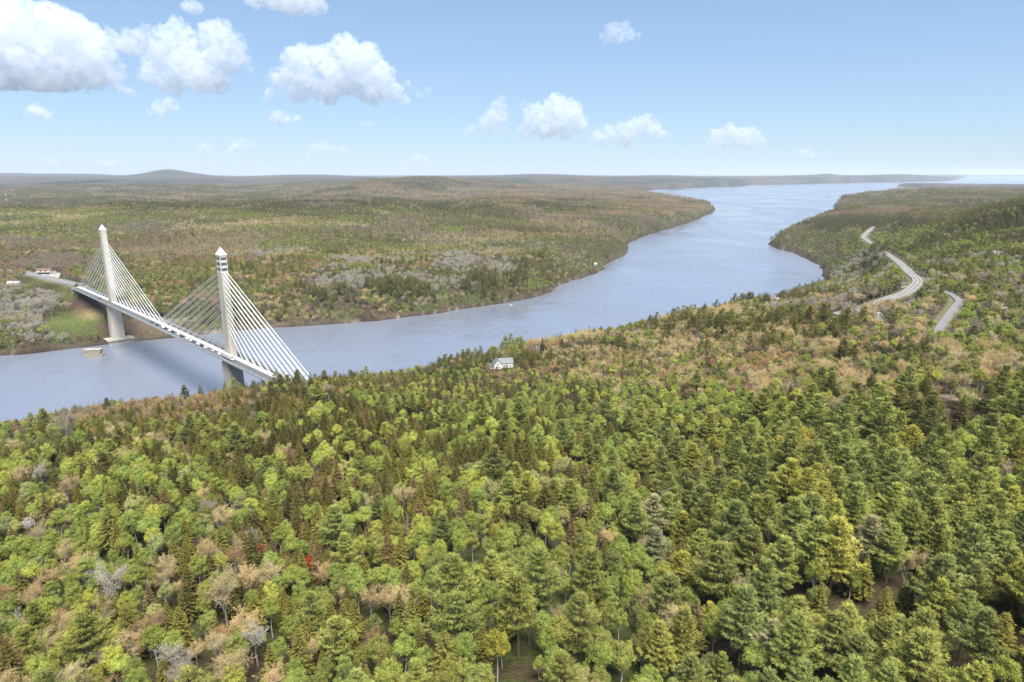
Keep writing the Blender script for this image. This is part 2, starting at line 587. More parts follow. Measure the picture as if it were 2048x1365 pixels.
bp = N.new('ShaderNodeBump')
bp.inputs['Strength'].default_value = .8
bp.inputs['Distance'].default_value = 1.4
L(geo.outputs['Position'], mp.inputs[0])
L(mp.outputs[0], n1.inputs['Vector'])
L(geo.outputs['Position'], n2.inputs['Vector'])
L(n2.outputs[0], mr.inputs[0])
L(n1.outputs[0], mu2.inputs[0])
L(mr.outputs[0], mu2.inputs[1])
n3 = N.new('ShaderNodeTexNoise')
n3.inputs['Scale'].default_value = .045
n3.inputs['Detail'].default_value = 3
ad = N.new('ShaderNodeMath')
ad.operation = 'MULTIPLY_ADD'
ad.inputs[1].default_value = 1.0
L(mp.outputs[0], n3.inputs['Vector'])
L(n3.outputs[0], ad.inputs[0])
L(mu2.outputs[0], ad.inputs[2])
n4 = N.new('ShaderNodeTexNoise')
n4.inputs['Scale'].default_value = .004
n4.inputs['Detail'].default_value = 5
n4.inputs['Distortion'].default_value = .6
r4 = N.new('ShaderNodeMapRange')
r4.inputs[1].default_value, r4.inputs[2].default_value, r4.inputs[3].default_value, r4.inputs[4].default_value = .4, .65, .10, .34
L(mp.outputs[0], n4.inputs['Vector'])
L(n4.outputs[0], r4.inputs[0])
L(r4.outputs[0], p.inputs['Roughness'])
L(ad.outputs[0], bp.inputs['Height'])
L(bp.outputs[0], p.inputs['Normal'])
L(p.outputs[0], out.inputs[0])
me.materials.append(m)
struct(link(bpy.data.objects.new('water', me)), 'broad blue river widening into the bay')

# ------------------------------------------------------------------ haze
b = B()
m, N, L, out = material('pale_haze')
v = N.new('ShaderNodeVolumePrincipled')
v.inputs['Color'].default_value = (.76, .86, 1, 1)
v.inputs['Density'].default_value = 3.0e-5
L(v.outputs[0], out.inputs['Volume'])
b.box((0, 30000, 155), (128000, 64000, 340), m)
tag(b.build('haze'), 'pale blue haze over the far hills', None, None, 'stuff')


# ------------------------------------------------------------------ roads and the car park
def ribbon(name, label, hw, P, lift, mat, mark=None):
    t = unit_xy(np.gradient(P[:, :2], axis=0))
    n = np.stack([-t[:, 1], t[:, 0]], 1)
    Lf = np.concatenate([P[:, :2] + n * hw, P[:, 2:] + lift], 1)
    Rt = np.concatenate([P[:, :2] - n * hw, P[:, 2:] + lift], 1)
    lo = np.concatenate([P[:, :2] + n * (hw + 1.2), P[:, 2:] + lift - 2], 1)
    ro = np.concatenate([P[:, :2] - n * (hw + 1.2), P[:, 2:] + lift - 2], 1)
    V = np.concatenate([lo, Lf, Rt, ro])
    k = len(P)
    q = []
    for s_ in range(3):
        for i in range(k - 1):
            q.append((s_ * k + i, (s_ + 1) * k + i, (s_ + 1) * k + i + 1, s_ * k + i + 1))
    return struct(link(bpy.data.objects.new(name, tri_mesh(name, V, q, [mat]))), label)


def unit_xy(v):
    return v / (np.linalg.norm(v, axis=1, keepdims=True) + 1e-9)


for nm, lb, m_ in (('highway', 'pale two-lane road winding through the woods', M_ROAD), ('side_road', 'narrow paved lane on the wooded hillside', M_ROAD), ('approach_road', 'road leading onto the far end of the bridge', M_ROAD)):
    hw, P = ROADPTS[nm]
    ribbon(nm, lb, hw, P, .25, m_)
for nm, lb, offs in (('highway_markings', 'centre and edge lines painted on the winding road', (0, 3.6, -3.6)), ('approach_road_markings', 'centre line painted on the bridge road', (0,))):
    hw, P = ROADPTS[nm.replace('_markings', '')]
    V, Q = [], []
    t = unit_xy(np.gradient(P[:, :2], axis=0))
    n = np.stack([-t[:, 1], t[:, 0]], 1)
    for o_ in offs:
        b0 = len(V)
        for i in range(len(P)):
            for s_ in (.12, -.12):
                V.append((*(P[i, :2] + n[i] * (o_ + s_)), P[i, 2] + .262))
        for i in range(len(P) - 1):
            Q.append((b0 + 2 * i, b0 + 2 * i + 1, b0 + 2 * i + 3, b0 + 2 * i + 2))
    struct(link(bpy.data.objects.new(nm, tri_mesh(nm, V, Q, [M_ROADLINE]))), lb)
lotpts = [(66, 547), (84, 541), (106, 541), (122, 547), (118, 556), (100, 559), (96, 552), (76, 549)]
bm = bmesh.new()
bm.faces.new([bm.verts.new((*on_level(x, y, 46.2), 46.2)) for x, y in lotpts][::-1])
bmesh.ops.recalc_face_normals(bm, faces=bm.faces[:])
me = bpy.data.meshes.new('car_park_pavement')
bm.to_mesh(me)
me.materials.append(M_GRAVEL)
struct(link(bpy.data.objects.new('car_park_pavement', me)), 'pale paved lot in front of the roadside store')

# ------------------------------------------------------------------ the cable-stayed bridge
pA = np.array(on_level(237, 684, 0))
pB_dir = ray(463, 715)
zD = 46.0
pB = np.array([pB_dir[0], pB_dir[1]]) * ((zD - H) / pB_dir[2])
bd = (pB - pA) / np.linalg.norm(pB - pA)
bn = np.array([-bd[1], bd[0]])
span = float(np.linalg.norm(pB - pA))
brz = math.atan2(bd[1], bd[0])
bridge = thing('cable_stayed_bridge', 'long white cable-stayed bridge with two obelisk pylons crossing the river', 'bridge', (pA[0], pA[1], 0), brz)
X0, X1 = -150.0, span + 148.0
GR = .000012


def deck_z(x):
    return 45.6 + 1.6 * (1 - ((x - span / 2) / 320) ** 2)


def swept(name, prof, mat, x0=X0, x1=X1, step=6.0, parent=bridge):
    """closed profile (across, up from the deck line) carried along the deck"""
    n = int((x1 - x0) / step) + 1
    xs = np.linspace(x0, x1, n)
    k = len(prof)
    V = [(x, y, deck_z(x) + z) for x in xs for y, z in prof]
    Q = [(i * k + j, i * k + (j + 1) % k, (i + 1) * k + (j + 1) % k, (i + 1) * k + j) for i in range(n - 1) for j in range(k)]
    me = bpy.data.meshes.new(name)
    me.from_pydata(V, [], Q + [tuple(range(k))[::-1], tuple((n - 1) * k + j for j in range(k))])
    bm = bmesh.new()
    bm.from_mesh(me)
    bmesh.ops.recalc_face_normals(bm, faces=bm.faces[:])
    bm.to_mesh(me)
    bm.free()
    me.materials.append(mat)
    return link(bpy.data.objects.new(name, me), parent)


HWD = 8.9
swept('girder', [(-HWD, -.02), (-HWD, -1.0), (-4.6, -3.8), (4.6, -3.8), (HWD, -1.0), (HWD, -.02)], M_DECK)
for sg in (-1, 1):
    swept('roadway', [(sg * 1.95, .0), (sg * 1.95, .06), (sg * 8.3, .04), (sg * 8.3, .0)], M_ROADB)
    swept('edge_line', [(sg * 7.35, .03), (sg * 7.35, .066), (sg * 7.2, .068), (sg * 7.2, .03)], M_ROADLINE, step=12)
    swept('kerb', [(sg * 8.3, 0), (sg * 8.3, .28), (sg * 8.9, .28), (sg * 8.9, 0)], M_DECK)
    rb = B()
    for zz in (.62, .95, 1.3):
        n = int((X1 - X0) / 12)
        xs = np.linspace(X0, X1, n)
        for a_, c_ in zip(xs[:-1], xs[1:]):
            rb.cyl((a_, sg * 8.62, deck_z(a_) + zz), (c_, sg * 8.62, deck_z(c_) + zz), .055, .055, M_RAIL, 4)
    for x in np.arange(X0, X1, 2.5):
        rb.box((x, sg * 8.62, deck_z(x) + .78), (.14, .14, 1.1), M_RAIL)
    rb.build('railing', bridge)
swept('median', [(-1.95, 0), (-1.95, .75), (-1.6, .82), (1.6, .82), (1.95, .75), (1.95, 0)], M_MEDIAN)

NST = 11
for tw in (0, 1):
    xt = 0.0 if tw == 0 else span
    pyl = B()
    zt = deck_z(xt)
    ztop = 128.0
    # below the deck
    pyl.box((xt, 0, 5.2 + (zt - 3.9 - 5.2) / 2), (13.2, 12.6, zt - 3.9 - 5.2), M_CONC, top=.90)
    pyl.box((xt, 0, 5.2 + (zt - 3.9 - 5.2) / 2), (10.0, 12.9, zt - 3.9 - 5.2), M_CONC, top=.90)
    # above the deck: slender shaft in the median
    pyl.prism([(-2.75, zt), (2.75, zt), (2.55, ztop), (-2.55, ztop)], -1, 1, M_CONC)
    for f in pyl.bm.faces:
        pass
    top_h = ztop - zt
    me_prism = pyl.bm.verts[-8:] if False else None
    py_o = None
    for v in list(pyl.bm.verts)[-8:]:
        t = (v.co.z - zt) / top_h
        v.co.x = xt + (1 if v.co.x > 0 else -1) * (5.6 * (1 - t) + 3.7 * t)
    sh = pyl.build('pylon', bridge)
    ft = B()
    ft.box((xt, 0, 2.2), (26, 25, 5.2), M_CONC2, top=1.0, bevel=.3)
    ft.box((xt, 0, 4.9), (28.5, 27.5, 1.6), M_CONC2, bevel=.2)
    ft.build('footing', bridge)
    for i in range(1, 9):                       # pour joints down the shaft
        bd_ = B()
        z = zt + top_h * i / 9
        t = (z - zt) / top_h
        bd_.box((xt, 0, z), (2 * (5.6 * (1 - t) + 3.7 * t) + .06, 5.5 - .4 * t + .06, .16), M_CONC2)
        bd_.build('pour_joint', sh)
    cp = B()
    cp.box((xt, 0, ztop + .35), (8.0, 6.0, .7), M_CAP)
    r = bmesh.ops.create_cone(cp.bm, cap_ends=True, segments=4, radius1=1, radius2=.02, depth=1)
    for v in r['verts']:
        c, s_ = math.cos(math.pi / 4), math.sin(math.pi / 4)
        x_, y_ = v.co.x * c - v.co.y * s_, v.co.x * s_ + v.co.y * c
        v.co = Vector((xt + x_ * 5.45, y_ * 4.15, ztop + .7 + (v.co.z + .5) * 5.6))
    cp._m(set(f for v in r['verts'] for f in v.link_faces), M_CAP)
    cp.build('cap', sh)
    if tw == 1:                                 # observatory floors: three rows of glass on every face
        for rw in range(3):
            z = ztop - 2.5 - rw * 4.2
            t = (z - zt) / top_h
            hx, hy = 5.6 * (1 - t) + 3.7 * t, 2.75 - .2 * t
            for (cx, cy, dx, dy) in ((xt + hx, 0, .12, 4.2), (xt - hx, 0, .12, 4.2), (xt, hy, 5.9, .12), (xt, -hy, 5.9, .12)):
                w_ = B()
                w_.box((cx, cy, z), (dx, dy, 2.3), M_GLASS)
                wo = w_.build('window', sh)
                fr = B()
                for q in (-1.02, -.34, .34, 1.02):
                    ox, oy = (0, q * dy * .49) if dx < 1 else (q * dx * .49, 0)
                    fr.box((cx + ox, cy + oy, z), (.16 if dx > 1 else .2, .16 if dy > 1 else .2, 2.34), M_WHITE)
                for q in (-1, 1):
                    fr.box((cx, cy, z + q * 1.2), (max(dx, .2), max(dy, .2), .16), M_WHITE)
                fr.build('window_frame', wo)
            bb = B()
            for (cx, cy, dx, dy) in ((xt, 0, 2 * hx + .3, 2 * hy + .3),):
                bb.box((cx, cy, z - 2.05), (dx, dy, 1.2), M_WHITE)
            bb.build('sill_band', sh)
    for sd in (-1, 1):
        for i in range(NST):
            xa = xt + sd * (24 + (170 if (sd == 1) == (tw == 0) else 146) * (i / (NST - 1)) * .86 + 3)
            za = zt + 22 + (ztop - 12.5 - zt - 22) * i / (NST - 1)
            for yy in (-1.25, 1.25):
                t = (za - zt) / top_h
                xs_ = xt + sd * (5.6 * (1 - t) + 3.7 * t - .3)
                st = B()
                st.cyl((xs_, yy, za), (xa, yy, deck_z(xa) + .8), 0.2, 0.2, M_STAY, 6)
                st.build('stay_cable', bridge)
                an = B()
                an.box((xa, yy, deck_z(xa) + 1.15), (2.2, .8, .75), M_MEDIAN, top=(.5, .9))
                an.build('anchor_block', bridge)
for xe, sg in ((X0, -1), (X1, 1)):
    ab = B()
    ab.box((xe + sg * 2.5, 0, deck_z(xe) - 5.1), (5, 17, 10), M_CONC2, bevel=.2)
    ab.build('abutment', bridge)


def on_bridge(x, y):
    p = pA + bd * x + bn * y
    return (float(p[0]), float(p[1]), deck_z(x) + .07)


# ------------------------------------------------------------------ vehicles
PAINT = {}


def paint(name, rgb):
    if name not in PAINT:
        PAINT[name] = plain(name + '_car_paint', rgb, .3, .03, .5, spec=.5)
    return PAINT[name]


COLS = {'white': (.8, .8, .8), 'silver': (.45, .47, .48), 'black': (.02, .02, .022), 'grey': (.16, .17, .18), 'dark blue': (.03, .05, .12), 'red': (.35, .03, .03), 'beige': (.45, .40, .32)}


def car(loc, rz, colour, body, label, group, parts=True):
    r = thing('car', label, 'car', loc, rz, group)
    m_ = paint(colour, COLS[colour])
    h2 = {'saloon': .62, 'estate': .68, 'pickup': .7, 'van': 1.0}[body]
    b_ = B()
    b_.box((0, 0, .62), (4.6, 1.8, .62), m_, top=(.97, .94), bevel=.1)
    if body == 'saloon':
        b_.box((-.25, 0, 1.2), (2.5, 1.6, .58), m_, top=(.62, .82), bevel=.06)
    elif body == 'estate':
        b_.box((-.55, 0, 1.25), (3.2, 1.65, .68), m_, top=(.78, .84), bevel=.06)
    elif body == 'pickup':
        b_.box((.25, 0, 1.28), (1.9, 1.65, .72), m_, top=(.74, .84), bevel=.06)
        b_.box((-2.2, 0, 1.05), (.1, 1.7, .35), m_)
        for q in (-1, 1):
            b_.box((-1.45, q * .82, 1.05), (1.5, .1, .35), m_)
    else:
        b_.box((-.35, 0, 1.5), (3.7, 1.75, 1.2), m_, top=(.84, .9), bevel=.1)
    b_.build('body', r)
    g = B()
    cx, ln_ = {'saloon': (-.25, 2.1), 'estate': (-.55, 2.9), 'pickup': (.25, 1.6), 'van': (.55, 1.6)}[body]
    g.box((cx, 0, 1.22 if body != 'van' else 1.75), (ln_ + .1, 1.62 if body != 'van' else 1.74, .36), M_GLASS, top=(.8, .88))
    g.build('windows', r)
    for wx in (-1.4, 1.4):
        for wy in (-.84, .84):
            w_ = B()
            w_.cyl((wx, wy - .1, .33), (wx, wy + .1, .33), .33, .33, M_TYRE, 12)
            w_.build('wheel', r)
    return r


def bridge_x(px_):
    """distance along the bridge whose lane point shows at this image column"""
    xs = np.linspace(X0 - 60, X1, 3000)
    P = pA[None] + bd[None] * xs[:, None] + bn[None] * LANE
    sx, sy, _q = project(P[:, 0], P[:, 1], np.array([deck_z(min(max(x, X0), X1)) for x in xs]))
    return float(xs[int(np.argmin(np.abs(sx - px_)))])


# which side of the deck faces the camera
LANE = 5.0 if np.dot(bn, -pA) > 0 else -5.0
queue = [(438, 'white', 'saloon'), (425, 'silver', 'saloon'), (411, 'white', 'pickup'), (404.5, 'black', 'estate'), (396, 'white', 'saloon'), (387, 'dark blue', 'saloon'), (381, 'white', 'saloon'), (374, 'white', 'estate'), (364, 'black', 'saloon'), (356, 'silver', 'estate'), (346, 'black', 'estate'), (339, 'white', 'saloon'), (332, 'black', 'saloon'), (326, 'white', 'van'), (315, 'black', 'saloon'), (304, 'dark blue', 'estate')]
names = ['first', 'second', 'third', 'fourth', 'fifth', 'sixth', 'seventh', 'eighth', 'ninth', 'tenth', 'eleventh', 'twelfth', 'thirteenth', 'fourteenth', 'fifteenth', 'last']
for (qx, colour, body), od in zip(queue, names):
    x = bridge_x(qx)
    car(on_bridge(x, LANE), brz, colour, body, f'{colour} {body} in the bridge queue, {od} vehicle behind the white lorry', 'cars queueing on the bridge')
for qx, colour, body, lab in ((200, 'black', 'saloon', 'lone black car on the bridge beside the far pylon'),):
    car(on_bridge(bridge_x(qx), LANE), brz, colour, body, lab, 'cars alone on the bridge')
P_ = ROADPTS['approach_road'][1]
for f_, off, colour, body, lab in ((.02, 3.2, 'black', 'saloon', 'black car coming off the far end of the bridge'), (.07, -2.6, 'grey', 'estate', 'dark car on the approach road nearing the bridge')):
    i = int(f_ * len(P_))
    t = P_[i + 1] - P_[i]
    n_ = np.array([-t[1], t[0]]) / np.hypot(t[0], t[1])
    car((P_[i, 0] + n_[0] * off, P_[i, 1] + n_[1] * off, P_[i, 2] + .26), math.atan2(t[1], t[0]), colour, body, lab, 'cars on the approach road')

lx = bridge_x(466)
lorry = thing('lorry', 'white articulated lorry on the bridge beside the near pylon', 'lorry', on_bridge(lx - 1, LANE), brz)
b_ = B()
b_.box((-9.6, 0, 2.55), (13.6, 2.55, 2.9), M_WHITE, bevel=.05)
b_.box((-9.6, 0, 1.0), (13.2, 1.0, .25), M_RAIL)
b_.build('trailer', lorry)
b_ = B()
b_.box((-1.1, 0, 2.2), (2.2, 2.4, 2.6), M_WHITE, top=(.85, .92), bevel=.12)
b_.box((.75, 0, 1.35), (1.7, 2.1, 1.1), M_WHITE, top=(.9, .88), bevel=.12)
b_.box((-1.4, 0, .75), (5.0, 1.0, .35), M_RAIL)
b_.build('cab', lorry)
b_ = B()
b_.box((-.05, 0, 2.65), (.3, 2.05, .8), M_GLASS, top=(.6, .95))
b_.build('windscreen', lorry)
for wx in (.7, -2.6, -3.7, -13.6, -14.8):
    for wy in (-1.05, 1.05):
        w_ = B()
        w_.cyl((wx, wy - .18, .52), (wx, wy + .18, .52), .52, .52, M_TYRE, 14)
        w_.build('wheel', lorry)

# ------------------------------------------------------------------ old stone pier in the river and the concrete stub on the meadow
x, y = on_level(183, 715)
pier = thing('stone_pier', 'old abandoned masonry bridge pier standing in the river', 'pier', (x, y + 5, 0), .10)
pier.scale = (.82, .82, .8)
b_ = B()
b_.box((0, 0, 1.0), (24, 11, 4.4), M_STONE, top=.97, bevel=.5)
b_.build('plinth', pier)
b_ = B()
b_.box((-.6, .3, 6.2), (20.5, 8.6, 6.0), M_STONE, top=(.97, .95), bevel=.4)
for i in range(4):
    b_.box((-.6, .3, 4.4 + i * 1.35), (20.62 - i * .12, 8.74 - i * .1, .12), M_CONC2)
b_.build('shaft', pier)
b_ = B()
b_.box((-.6, .3, 9.4), (20.9, 9.0, .5), M_CONC2, bevel=.15)
b_.build('coping', pier)
x, y = hit(146, 634)
stub = thing('concrete_stub', 'long concrete remnant on stubby legs on the meadow', 'ruin', (x, y, gz(x, y)), .05)
b_ = B()
b_.box((0, 0, 4.1), (13.5, 4, 1.6), M_CONC2, bevel=.1)
b_.build('beam', stub)
for lx_ in (-4.6, 5.4):
    b_ = B()
    b_.box((lx_, -.6, 1.5), (2.2, 3.4, 3.7), M_CONC2, bevel=.1)
    b_.build('leg', stub)

# ------------------------------------------------------------------ buildings


def gable(bl, cx, cy, z, L_, Wd, hw_, hr, mw, mr, M=None, over=.45):
    """gabled block along x: walls up to hw_, ridge hr above"""
    bl['wall'].prism([(cy - Wd / 2, z), (cy + Wd / 2, z), (cy + Wd / 2, z + hw_), (cy, z + hw_ + hr - .05), (cy - Wd / 2, z + hw_)], cx - L_ / 2, cx + L_ / 2, mw, M)
    for sg in (-1, 1):
        e = sg * (Wd / 2 + over)
        dz = -hr * over / (Wd / 2)
        bl['roof'].prism([(cy, z + hw_ + hr), (cy + e, z + hw_ + dz), (cy + e, z + hw_ + dz + .22), (cy, z + hw_ + hr + .24)], cx - L_ / 2 - over, cx + L_ / 2 + over, mr, M)


def windows(parent, M, spots, mat=None):
    for (c, d) in spots:
        w_ = B()
        w_.box(c, d, M_GLASS, M)
        o = w_.build('window', parent)
        f_ = B()
        ax = 0 if d[0] < d[1] else 1
        t_ = [d[0] + .05, d[1] + .05]
        for sz in (-1, 1):
            f_.box((c[0], c[1], c[2] + sz * (d[2] / 2 + .06)), (t_[0] + (.2 if ax else .03), t_[1] + (.2 if not ax else .03), .14), M_WHITE, M)
        for sx_ in (-1, 1):
            f_.box((c[0] + (sx_ * (d[0] / 2 + .06) if ax else 0), c[1] + (0 if ax else sx_ * (d[1] / 2 + .06)), c[2]), (.14 if ax else t_[0] + .02, t_[1] + .02 if ax else .14, d[2] + .1), M_WHITE, M)
        f_.build('window_frame', o)


Yh = 563.0
hx_, hy_ = hit(1000, 738, 0, 300, 640)
house = thing('white_house', 'large white house with a pale teal metal roof above the river', 'house', (hx_, hy_ + 4, gz(hx_, hy_)), math.radians(12))
house.scale = (.82, .82, .82)
bl = {'wall': B(), 'roof': B()}
gable(bl, 6, 2, 0, 15, 9, 5.2, 4.2, M_WHITE, M_TEAL)
bl['wall'].build('wall', house)
roof = bl['roof'].build('roof', house)
b_ = B()
b_.box((7, 2, 10.2), (1, 1, 1.8), M_STONE)
b_.build('chimney', roof)
Rz = Matrix.Rotation(math.pi / 2, 4, 'Z')
bl = {'wall': B(), 'roof': B()}
gable(bl, 0, 3.2, 0, 11, 8.5, 5.0, 4.6, M_WHITE, M_TEAL, Rz)
bl['wall'].build('wing_wall', house)
bl['roof'].build('wing_roof', house)
bl = {'wall': B(), 'roof': B()}
gable(bl, -10.5, .5, -1.2, 9, 6.5, 3.4, 2.8, M_WHITE, M_DARKROOF)
bl['wall'].build('garage_wall', house)
bl['roof'].build('garage_roof', house)
windows(house, None, [((-4.6, -5.55, 1.7), (1.1, .1, 1.5)), ((-2.2, -5.55, 1.7), (1.1, .1, 1.5)), ((-3.2, -5.55, 5.2), (1.1, .1, 1.4)), ((4.4, -2.55, 1.8), (1.2, .1, 1.5)), ((7.5, -2.55, 1.8), (1.2, .1, 1.5)), ((10.6, -2.55, 1.8), (1.2, .1, 1.5)), ((-12, -2.8, .2), (2.4, .1, 1.8))])
b_ = B()
b_.box((-5.5, -5.55, .95), (.95, .1, 2.0), M_DARKROOF)
b_.build('door', house)


def cottage(px_, py_, Y0, Y1, L_, Wd, hw_, hr, mw, mr, name, label, rz, dz=0, group=None):
    x, y = hit(px_, py_, 0, Y0, Y1)
    h_ = thing(name, label, 'house', (x, y, gz(x, y) + dz), rz, group)
    bl = {'wall': B(), 'roof': B()}
    gable(bl, 0, 0, 0, L_, Wd, hw_, hr, mw, mr)
    bl['wall'].build('wall', h_)
    rf = bl['roof'].build('roof', h_)
    b_ = B()
    b_.box((L_ * .2, 0, hw_ + hr + .5), (.7, .7, 1.4), M_STONE)
    b_.build('chimney', rf)
    windows(h_, None, [((-L_ * .3, -Wd / 2 - .03, hw_ * .55), (1.1, .08, 1.1)), ((L_ * .3, -Wd / 2 - .03, hw_ * .55), (1.1, .08, 1.1)), ((L_ / 2 + .03, 0, hw_ * .6), (.08, 1.1, 1.1))])
    b_ = B()
    b_.box((0, -Wd / 2 - .03, 1.0), (1, .08, 2.0), M_DARKROOF)
    b_.build('door', h_)
    return h_


cottage(1757, 641, 400, 620, 7, 5.5, 3.6, 2.6, M_WHITE, M_WHITE, 'white_cottage', 'small bright white cottage in the brown valley woods', 1.2)
cottage(1738, 641, 400, 620, 9, 6, 2.6, 1.8, M_WHITE, M_DARKROOF, 'low_house', 'low white house with dark roof beside the bright white cottage', .2)
cottage(1548, 606, 600, 900, 12, 7, 3, 2.6, M_CREAM, M_PINKROOF, 'riverside_house', 'house with a broad faded pink roof among trees over the river', .1, 1)
cottage(1963, 582, 520, 760, 11, 8, 3.2, 2.4, M_CREAM, M_PINKROOF, 'hillside_house', 'house with a dusty red roof half hidden on the green hillside', .6, 4)
cottage(1802, 575, 560, 700, 8, 6, 3, 2, M_CREAM, M_DARKROOF, 'roadside_house', 'small pale house with a dark roof by the winding road', .4)
cottage(1993, 520, 700, 1100, 13, 8, 3.2, 2, M_WHITE, M_PINKROOF, 'pale_house', 'pale roofed house high on the green hillside', .1, 5)
cottage(98, 610, 800, 980, 11, 4, 2.4, 1.2, M_WHITE, M_GRAVEL, 'flat_shed', 'long white-roofed shed on the bank below the bridge road', -.65, 4)
cottage(30, 575, 850, 1020, 16, 8, 3.2, 2.4, M_CREAM, M_GRAVEL, 'grey_roofed_house', 'old house with a weathered grey roof in bushes below the bridge road', .1, 3)
cottage(1190, 535, 1300, 1700, 6, 4.5, 2.6, 1.6, M_WHITE, M_WHITE, 'white_riverside_cottage', 'tiny white cottage in the far bank woods by the river', .3, 4)

x, y = hit(88, 550, 0, 900, 1150)
store = thing('roadside_store', 'flat two-storey roadside store with brown roof and pale upper floor', 'store', (x, y, 46.2), math.radians(6))
b_ = B()
b_.box((0, 4, 4.9), (19, 9, 3.4), M_CREAM, bevel=.05)
b_.build('upper_storey', store)
b_ = B()
b_.box((0, 4.4, 1.6), (18.6, 8, 3.2), M_WHITE)
b_.build('lower_storey', store)
b_ = B()
b_.prism([(-1.2, 6.6), (4, 8.4), (9.2, 6.6)], -10.2, 10.2, M_BROWNROOF)
b_.build('roof', store)
for i in range(5):
    w_ = B()
    w_.box((-7 + i * 3.5, -.53, 5.2), (2.0, .1, 1.5), M_GLASS if i % 2 else M_WHITE)
    w_.build('window', store)
w_ = B()
w_.box((0, .33, 1.5), (17, .12, 2.4), M_GLASS)
w_.build('shopfront', store)
for i, (cx_, cy_, colour, body, lab) in enumerate([(78, 549, 'black', 'van', 'black van parked at the end of the store'), (87, 551, 'white', 'saloon', 'white car parked in front of the store, nearer the van'), (92, 552.5, 'silver', 'saloon', 'silver car parked in front of the store beside the white one'), (99, 548, 'white', 'estate', 'white estate car parked by the store corner'), (114, 547, 'grey', 'estate', 'dark grey car parked at the edge of the lot under trees'), (117, 549, 'white', 'saloon', 'white car parked at the edge of the lot under trees')]):
    x, y = on_level(cx_, cy_, 46.22)
    car((x, y, 46.22), .2 + .15 * i, colour, body, lab, 'cars parked at the store')


def pole(px_, py_, zb, h_, name, label, arm=True):
    x, y = on_level(px_, py_, zb)
    z = gz(x, y)
    p_ = thing(name, label, 'utility pole' if name == 'utility_pole' else 'lamp post', (x, y, z), .5)
    b_ = B()
    b_.cyl((0, 0, -.3), (0, 0, h_), .17, .11, M_WOOD if name == 'utility_pole' else M_GREYWOOD, 8)
    b_.build('post', p_)
    b_ = B()
    if name == 'utility_pole':
        b_.box((0, 0, h_ - .8), (2.4, .14, .16), M_WOOD)
        b_.build('crossarm', p_)
    else:
        b_.cyl((0, 0, h_), (1.6, 0, h_ + .3), .07, .06, M_GREYWOOD, 6)
        b_.box((1.8, 0, h_ + .28), (.8, .35, .2), M_WHITE)
        b_.build('lamp_head', p_)


pole(54, 546, 46, 12, 'utility_pole', 'wooden utility pole by the road beside the yellow sign')
pole(73, 545, 46, 13, 'utility_pole', 'wooden utility pole at the end of the store')
pole(98, 549, 46, 11, 'lamp_post', 'thin lamp post in front of the store')
pole(111, 560, 46, 9, 'lamp_post', 'thin lamp post beside the approach road')
pole(146, 658, 17, 9, 'lamp_post', 'pale bent lamp post on the meadow below the bridge')
x, y = on_level(58, 547, 46.2)
ys = thing('yellow_sign', 'yellow diamond warning sign beside the approach road', 'road sign', (x, y, gz(x, y)), .2)
b_ = B()
b_.cyl((0, 0, 0), (0, 0, 3), .06, .06, M_GREYWOOD, 6)
b_.build('post', ys)
b_ = B()
b_.box((0, 0, 0), (1.5, .06, 1.5), M_YELLOW, Matrix.Translation((0, -.1, 3.2)) @ Matrix.Rotation(math.pi / 4, 4, 'Y'))
b_.build('panel', ys)
x, y = hit(2005, 634, 0, 420, 700)
bb = thing('billboard', 'white oblong board on posts in the hillside woods', 'billboard', (x, y, gz(x, y)), .1)
b_ = B()
b_.box((0, 0, 6.6), (4.8, .25, 1.3), M_WHITE, bevel=.03)
b_.build('panel', bb)
for px_ in (-1.6, 1.6):
    b_ = B()
    b_.cyl((px_, .25, -.3), (px_, .25, 6.8), .13, .11, M_WOOD, 6)
    b_.build('post', bb)
x, y = hit(310, 407, 0, 3000, 5000)
wh = thing('warehouse', 'long low white warehouse far beyond the wooded ridge', 'warehouse', (x, y, gz(x, y) + 2), 0)
bl = {'wall': B(), 'roof': B()}
gable(bl, 0, 0, 0, 115, 30, 9, 3, M_WHITE, M_CONC2)
bl['wall'].build('wall', wh)
bl['roof'].build('roof', wh)
b_ = B()
for i in range(7):
    b_.box((-54 + i * 18, -20.1, 3), (6, .3, 5), M_GLASS)
b_.build('loading_bay', wh)
x, y = hit(15, 412, 0, 3200, 6000)
ms = thing('radio_mast', 'thin red and white lattice mast on the far left plain', 'mast', (x, y, gz(x, y)), 0)
for i in range(6):
    b_ = B()
    for q in range(3):
        a0 = q * 2.094
        b_.cyl((3 * math.cos(a0) * (1 - i / 7), 3 * math.sin(a0) * (1 - i / 7), i * 13), (3 * math.cos(a0) * (1 - (i + 1) / 7), 3 * math.sin(a0) * (1 - (i + 1) / 7), i * 13 + 13), .5, .5, M_RED if i % 2 else M_WHITE, 4)
    b_.build('mast_section', ms)


